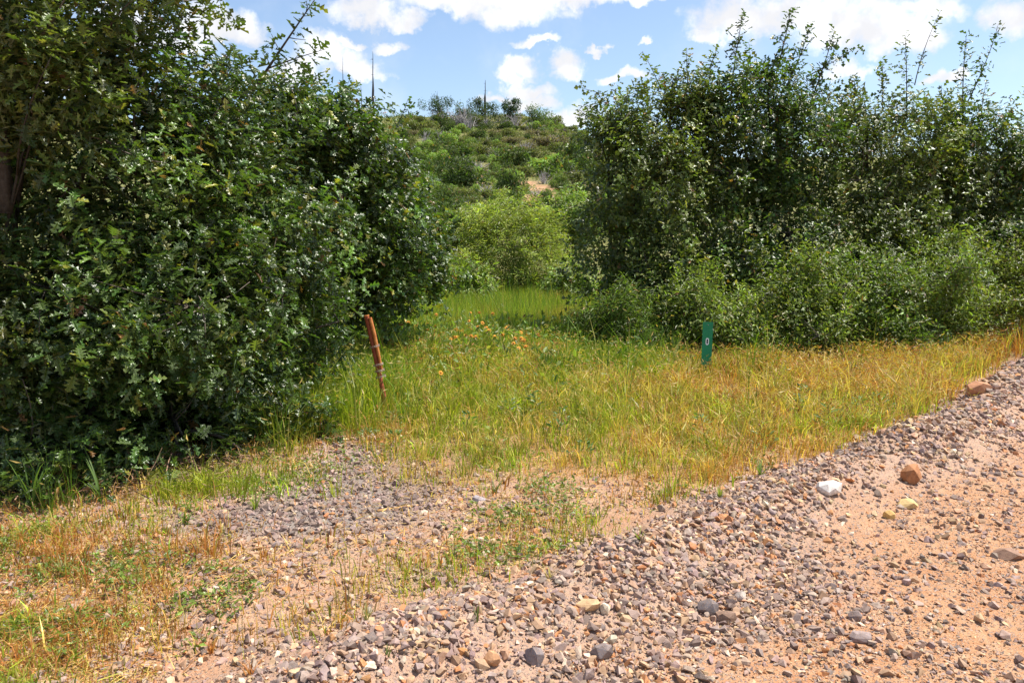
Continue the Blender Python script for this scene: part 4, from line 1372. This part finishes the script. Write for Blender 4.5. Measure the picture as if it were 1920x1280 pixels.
weed('upright green weed with broad blades alone on the orange soil', 842, 1062, 46, 501, 6, (.13, .15, .06), .13, .55)
weed('thin green weed sprouting from the near gravel', 896, 1165, 52, 502, 5, (.11, .14, .05), .07, .3)
weed('small green weed at the lip of the near gravel', 725, 1228, 36, 503, 6, (.13, .17, .05), .1, .7)
weed('pale green grass tuft with spiky blades below the left oak', 478, 955, 44, 504, 16, (.24, .28, .07), .07, .9)
weed('dark green spiky tuft at the edge of the driveway gravel', 928, 925, 34, 505, 10, (.09, .15, .04), .08, .7)
weed('spiky weed near the middle of the gravel shoulder', 1200, 1015, 44, 506, 10, (.18, .2, .06), .07, .9)
weed('bright green leafy tuft on the shoulder under the left oak', 345, 985, 40, 507, 14, (.15, .22, .05), .1, .9)
weed('yellowish tuft in the dry grass of the near corner', 120, 1085, 60, 508, 14, (.26, .26, .08), .07, .8)
weed('tall arching green grass clump in the shade below the oak', 60, 960, 160, 509, 12, (.10, .17, .04), .03, .7, 'tall_grass', 'grass clump')
weed('long-bladed green grass clump leaning toward the shaded litter', 190, 945, 130, 510, 10, (.11, .18, .045), .03, .9, 'tall_grass', 'grass clump')
weed('grass tuft with green blades beside the shoulder edge, below the golden bank', 1350, 935, 40, 511, 14, (.20, .23, .06), .07, .9)
weed('leafy green tuft at the foot of the golden bank', 1425, 895, 44, 512, 14, (.16, .22, .05), .08, .9)
weed('straw-coloured tuft standing in the near gravel', 1030, 1085, 40, 513, 14, (.42, .34, .13), .04, .8)
weed('rust-red tuft of dry grass in the near gravel', 395, 1225, 44, 514, 20, (.40, .16, .05), .05, .8)
weed('rust-orange dry tuft closest to the frame edge', 470, 1265, 50, 515, 22, (.42, .18, .055), .05, .9)
weed('green and straw tuft in the gravel beside the rust-red grass', 690, 1165, 50, 516, 16, (.26, .26, .09), .05, .7)
weed('lush dark green clump of grass blades in the clearing', 1052, 712, 50, 517, 30, (.06, .12, .025), .05, .8, 'tall_grass', 'grass clump')

FL_MAT, t_, e_ = mat_new('petal')
finish(t_, principled(t_, attr(t_, 'col'), .6, .3).outputs[0])


def flower_meshes(seed):
    r = np.random.default_rng(seed)
    a = Acc()
    for k in range(13):
        ang = k / 13 * 6.283 + r.normal(0, .08)
        d = np.array([[math.cos(ang), math.sin(ang), r.uniform(-.1, .3)]])
        scatter(a, ELL, np.zeros((1, 3)), leaf_frames(np.zeros((1, 3)), d, np.array([[0, 0, 1.0]]), np.array([.030])), np.array([[.74, .36, .04]]) * r.uniform(.8, 1.1))
    b = Acc()
    pts = [(0, 0, -.004), (0, 0, .008), (0, 0, .013)]
    tube(b, pts, [.010, .011, .005], (.55, .20, .02), 8)
    return a.mesh('petals', FL_MAT), b.mesh('flower_centre', FL_MAT)


FM = [flower_meshes(600 + i) for i in range(3)]
fa = Acc(); tube(fa, [(0, 0, 0), (.01, 0, .5), (0, 0, 1)], [.006, .005, .004], (.14, .2, .05), 4)
STEM = fa.mesh('stem', M_GRASS)
FLOWERS = [(530, 475), (770, 465), (845, 470), (720, 465), (935, 495), (350, 510), (372, 520), (300, 535), (480, 530), (420, 535), (525, 540), (712, 510), (788, 522), (808, 548), (823, 565),
           (855, 540), (925, 550), (750, 600), (858, 600), (902, 588), (725, 595), (695, 592), (610, 612), (640, 600), (1002, 575), (1005, 607), (970, 608), (1035, 590), (962, 635), (1018, 620),
           (990, 662), (1030, 655), (555, 800), (1060, 610), (760, 545), (665, 565), (640, 560), (1100, 585), (935, 540), (480, 560)]
fr = np.random.default_rng(66)
ORDS = ['outermost'] + [w for w in 'second third fourth fifth sixth seventh eighth ninth tenth eleventh twelfth thirteenth fourteenth fifteenth sixteenth seventeenth eighteenth nineteenth twentieth'.split()]
order = sorted(range(len(FLOWERS)), key=lambda i: FLOWERS[i][0] + FLOWERS[i][1] * 1e-3)
FLAB = {}
for k_, i_ in enumerate(order):
    a_, side_ = (k_, 'left') if k_ < 20 else (len(order) - 1 - k_, 'right')
    FLAB[FLOWERS[i_]] = f'orange daisy-like wildflower in the clearing, {ORDS[a_]} one counted from the {side_}'
for zx, zy in FLOWERS:
    px, py = 640 + zx / 2.977, 430 + zy / 2.977
    g = ground_at(px, py + 52)
    d = px_dir(px, py); p = d * (g[1] / d[1]); z = CAM_Z + p[2]
    hgt = max(.2, z - float(height(p[0], g[1])))
    base = np.array([p[0], g[1], float(height(p[0], g[1]))])
    root = link('wildflower', None, label=FLAB[(zx, zy)], cat='flower', group='orange wildflowers in the clearing', loc=base)
    st = link('stem', STEM, root); st.scale = (1, 1, hgt)
    hm = FM[fr.integers(3)]
    hd = link('flower_head', hm[0], root, loc=(0, 0, hgt)); hd.rotation_euler = (fr.uniform(.5, 1.2), fr.normal(0, .4), fr.uniform(-.5, .5)); k = fr.uniform(.8, 1.3); hd.scale = (k, k, k)
    link('flower_centre', hm[1], hd)
# broad basal leaves of the wildflowers
r = np.random.default_rng(67)
n = 2600
c0 = ground_at(895, 668)
xx = r.normal(c0[0], 1.0, n); yy = r.normal(c0[1] + .3, 1.3, n)
pp = np.column_stack([xx, yy, height(xx, yy) + r.uniform(.05, .42, n)])
a = Acc()
scatter(a, ELL, pp, leaf_frames(pp, r.normal(0, .6, (n, 3)) + np.array([0, 0, .6]), r.normal(0, .6, (n, 3)) + np.array([0, -.3, .7]), r.uniform(.05, .11, n)), leaf_cols(n, (.17, .23, .05), r, .25, .15, (.25, .24, .06)))
link('wildflower_leaves', a.mesh('wildflower_leaves', M_SHRUB), kind='stuff')


def branch(label, pts_px, seed, w, col, lift=.18, name='fallen_branch', cat='branch', forks=5, wood=M_BARK):
    r = np.random.default_rng(seed)
    P = []
    for px, py in pts_px:
        g = ground_at(px, py + lift / 12 * F_PX * .5)
        d = px_dir(px, py); q = d * (g[1] / d[1])
        P.append([q[0], g[1], CAM_Z + q[2]])
    P = np.array(P)
    base = np.array([P[0][0], P[0][1], float(height(P[0][0], P[0][1]))])
    root = link(name, None, label=label, cat=cat, loc=base)
    a = Acc()
    tt = np.linspace(0, len(P) - 1, 9)
    pts = np.column_stack([np.interp(tt, range(len(P)), P[:, k]) for k in range(3)]) + r.normal(0, w * .5, (9, 3))
    tube(a, pts - base, np.linspace(w, w * .4, 9), col, 6)
    link('stick', a.mesh('stick', wood, smooth=True), root)
    for _ in range(forks):
        q = pts[r.integers(2, 8)]; e = q + unit((pts[-1] - pts[0]) + r.normal(0, .5, 3) * np.linalg.norm(pts[-1] - pts[0])) * r.uniform(.12, .4)
        b = Acc(); tube(b, curve_pts(q - base, e - base, 5, .1, 0, r), np.linspace(w * .5, w * .2, 5), np.array(col) * r.uniform(.8, 1.1), 4)
        link('side_twig', b.mesh('side_twig', wood), root)


branch('bleached fallen branch reaching up through the flowers beside the left oak', [(785, 655), (815, 640), (845, 622), (880, 602)], 701, .016, (.50, .42, .30))
branch('short bleached branch lying in the grass below the flowers', [(865, 673), (885, 668), (905, 661)], 702, .013, (.52, .44, .32), forks=3)
branch('dark bent branch jutting out of the hollow under the left oak', [(745, 632), (765, 645), (788, 656)], 703, .018, (.08, .065, .05), forks=2)
branch('orange-tan stick lying flat on the driveway gravel', [(708, 958), (750, 952), (792, 946)], 704, .011, (.58, .33, .13), lift=.0, name='dry_stick', cat='stick', forks=0)
branch('bare grey twig arching out of the shrubs above the golden bank', [(1468, 632), (1490, 618), (1515, 615)], 705, .012, (.42, .33, .24), forks=3)
branch('pale dry twig leaning on the shrub near the brown bank', [(1668, 607), (1680, 622), (1692, 634)], 706, .010, (.45, .38, .30), forks=2)

# dry brown twigs under the near oak
r = np.random.default_rng(68)
a = Acc()
for _ in range(420):
    x = r.uniform(-3.6, -1.9); y = 5.3 + r.normal(0, .3) + .1 * (x + 2.7)
    z = float(height(x, y)) + r.uniform(.01, .12); d = unit(np.array([r.normal(), r.normal(), r.normal(0, .35)])); L = r.uniform(.06, .28)
    q = np.array([x, y, z]); tube(a, [q, q + d * L * .5 + r.normal(0, .01, 3), q + d * L], [.004, .003, .002], np.array([.26, .16, .10]) * r.uniform(.6, 1.3), 3)
link('twig_litter', a.mesh('twig_litter', M_BARK), kind='stuff')

# ------------------------------------------------------------------ rusty post
def metal(name, c1, c2, rough, scale=30, spec=.4):
    m, t, e = mat_new(name)
    n = e.noise(objco(t), scale, 5, .65)
    b = e.mix(e.smooth(n, .35, .65), c1, c2)
    finish(t, principled(t, b, rough, spec, bump(t, n, .3, .002)).outputs[0])
    return m


M_RUST = metal('rusted_steel', (.23, .05, .022), (.36, .085, .035), .75)
M_RUST2 = metal('orange_rust', (.42, .13, .03), (.56, .22, .06), .8)
M_WIRE = metal('old_wire', (.20, .13, .09), (.42, .33, .27), .5)
PY = 7.35
pb = at(727, 772, PY); pb = gz_at(pb[0], PY)
ptop = at(687, 592, PY + .02)
axis = ptop - pb
post = link('rusty_post', None, label='leaning rusty steel pipe post bound with wire at the meadow entrance', cat='post', loc=pb)


def solid(name, pts, radii, mat, parent, sides=14):
    a = Acc(); tube(a, pts, radii, (1, 1, 1), sides)
    return link(name, a.mesh(name, mat, smooth=False), parent)


tt = np.linspace(-.12, 1, 10)[:, None]
solid('pipe', axis * tt + np.column_stack([np.sin(tt[:, 0] * 3) * .004, np.zeros(10), np.zeros(10)]), .0225, M_RUST, post, 16)
a = Acc()
u_ = axis / np.linalg.norm(axis)
tube(a, [axis - u_ * .004, axis + u_ * .006], [.0265, .0265], (1, 1, 1), 16)
link('pipe_rim', a.mesh('pipe_rim', M_RUST2), post)
off0 = np.array([.036, -.012, 0])
b0, b1 = axis * .985 + np.array([.034, -.02, .0]), axis * .46 + np.array([.040, -.02, 0])
bar = solid('side_bar', [b0, b0 * .7 + b1 * .3 + np.array([.004, 0, 0]), b0 * .35 + b1 * .65 + np.array([.002, 0, 0]), b1], [.017, .018, .016, .011], M_RUST2, post, 10)
for k, (f, sp) in enumerate(((.70, .05), (.52, .055), (.46, .05), (.40, .04))):
    c = axis * f + np.array([.014, -.006, 0])
    th = np.linspace(0, 2 * math.pi * 2.3, 40)
    e1 = np.array([1, 0, .22]); e2 = np.array([0, 1, 0])
    pts = c + np.cos(th)[:, None] * e1 * .047 + np.sin(th)[:, None] * e2 * .038 + np.linspace(-.012, .012, 40)[:, None] * u_
    pts = np.vstack([pts, pts[-1] + np.array([.02, -.015, -.02]), pts[-1] + np.array([.028, -.02, -.06])])
    solid('wire_loop', pts, .0028, M_WIRE, post, 5)

# ------------------------------------------------------------------ green marker
M_GREEN = metal('green_sheet', (.0, .20, .075), (.004, .23, .09), .45, 8)
m, t_, e_ = mat_new('white_paint'); finish(t_, principled(t_, (.85, .86, .84), .5).outputs[0]); M_WHITE = m
m, t_, e_ = mat_new('black_paint'); finish(t_, principled(t_, (.015, .02, .02), .6).outputs[0]); M_BLACK = m
M_STEEL = metal('dark_steel', (.05, .05, .045), (.1, .09, .075), .6)
MY = 8.95
cb = at(1326, 644, MY)
mb = gz_at(cb[0] - .003, MY + .01)
marker = link('road_marker', None, label='narrow green upright road marker plate with a white 0', cat='road marker', loc=mb)
k = MY / F_PX
W, H = 20.0 * k, 82.0 * k


def plate(name, outline, depth, mat, parent, loc, hole=None):
    """flat plate in local x-z, extruded along y"""
    import bmesh
    bm = bmesh.new()
    n = len(outline)
    if hole is None:
        f = bm.faces.new([bm.verts.new((x, 0, z)) for x, z in outline])
        ret = bmesh.ops.extrude_face_region(bm, geom=[f])
        for v in [g for g in ret['geom'] if isinstance(g, bmesh.types.BMVert)]: v.co.y += depth
    else:
        rings = []
        for y in (0, depth):
            rings.append([bm.verts.new((x, y, z)) for x, z in outline]); rings.append([bm.verts.new((x, y, z)) for x, z in hole])
        for i in range(n):
            j = (i + 1) % n
            bm.faces.new((rings[0][i], rings[0][j], rings[1][j], rings[1][i])); bm.faces.new((rings[2][i], rings[3][i], rings[3][j], rings[2][j]))
            bm.faces.new((rings[0][i], rings[2][i], rings[2][j], rings[0][j])); bm.faces.new((rings[1][i], rings[1][j], rings[3][j], rings[3][i]))
    bmesh.ops.recalc_face_normals(bm, faces=bm.faces)
    me = bpy.data.meshes.new(name); bm.to_mesh(me); bm.free()
    me.materials.append(mat)
    return link(name, me, parent, loc=loc)


def stadium(w, h, r, n=6):
    P = []
    for cx, cz, a0 in ((w / 2 - r, h / 2 - r, 0), (-w / 2 + r, h / 2 - r, 90), (-w / 2 + r, -h / 2 + r, 180), (w / 2 - r, -h / 2 + r, 270)):
        for i in range(n + 1):
            a = R(a0 + 90 * i / n); P.append((cx + r * math.cos(a), cz + r * math.sin(a)))
    return P


lean = R(1.9)
cz = cb - mb
pl = plate('plate', stadium(W, H, .009), .003, M_GREEN, marker, cz)
pl.rotation_euler = (R(-3), lean, R(6))
DW, DH = 6.2 * k, 13.0 * k
dz = (644 - 640) * k
plate('digit_zero', stadium(DW, DH, DW * .45), .0016, M_WHITE, pl, (-.001, -.0024, dz), stadium(DW * .50, DH * .72, DW * .24))
plate('digit_counter', stadium(DW * .48, DH * .71, DW * .23), .0012, M_BLACK, pl, (-.001, -.0018, dz))
for z in (H * .43, -H * .43):
    a = Acc(); tube(a, [(0, .002, 0), (0, -.005, 0)], [.006, .005], (1, 1, 1), 8)
    link('bolt', a.mesh('bolt', M_WIRE), pl, loc=(.002, 0, z))
solid('stake', [np.array([cz[0] - .012, .012, -.15]), np.array([cz[0] + .002, .010, cz[2] * .9])], [.010, .010], M_STEEL, marker, 4)
print('grass', N_GRASS, 'stones', N_STONE, 'tris', sum(len(m.loops) // 3 for m in bpy.data.meshes))
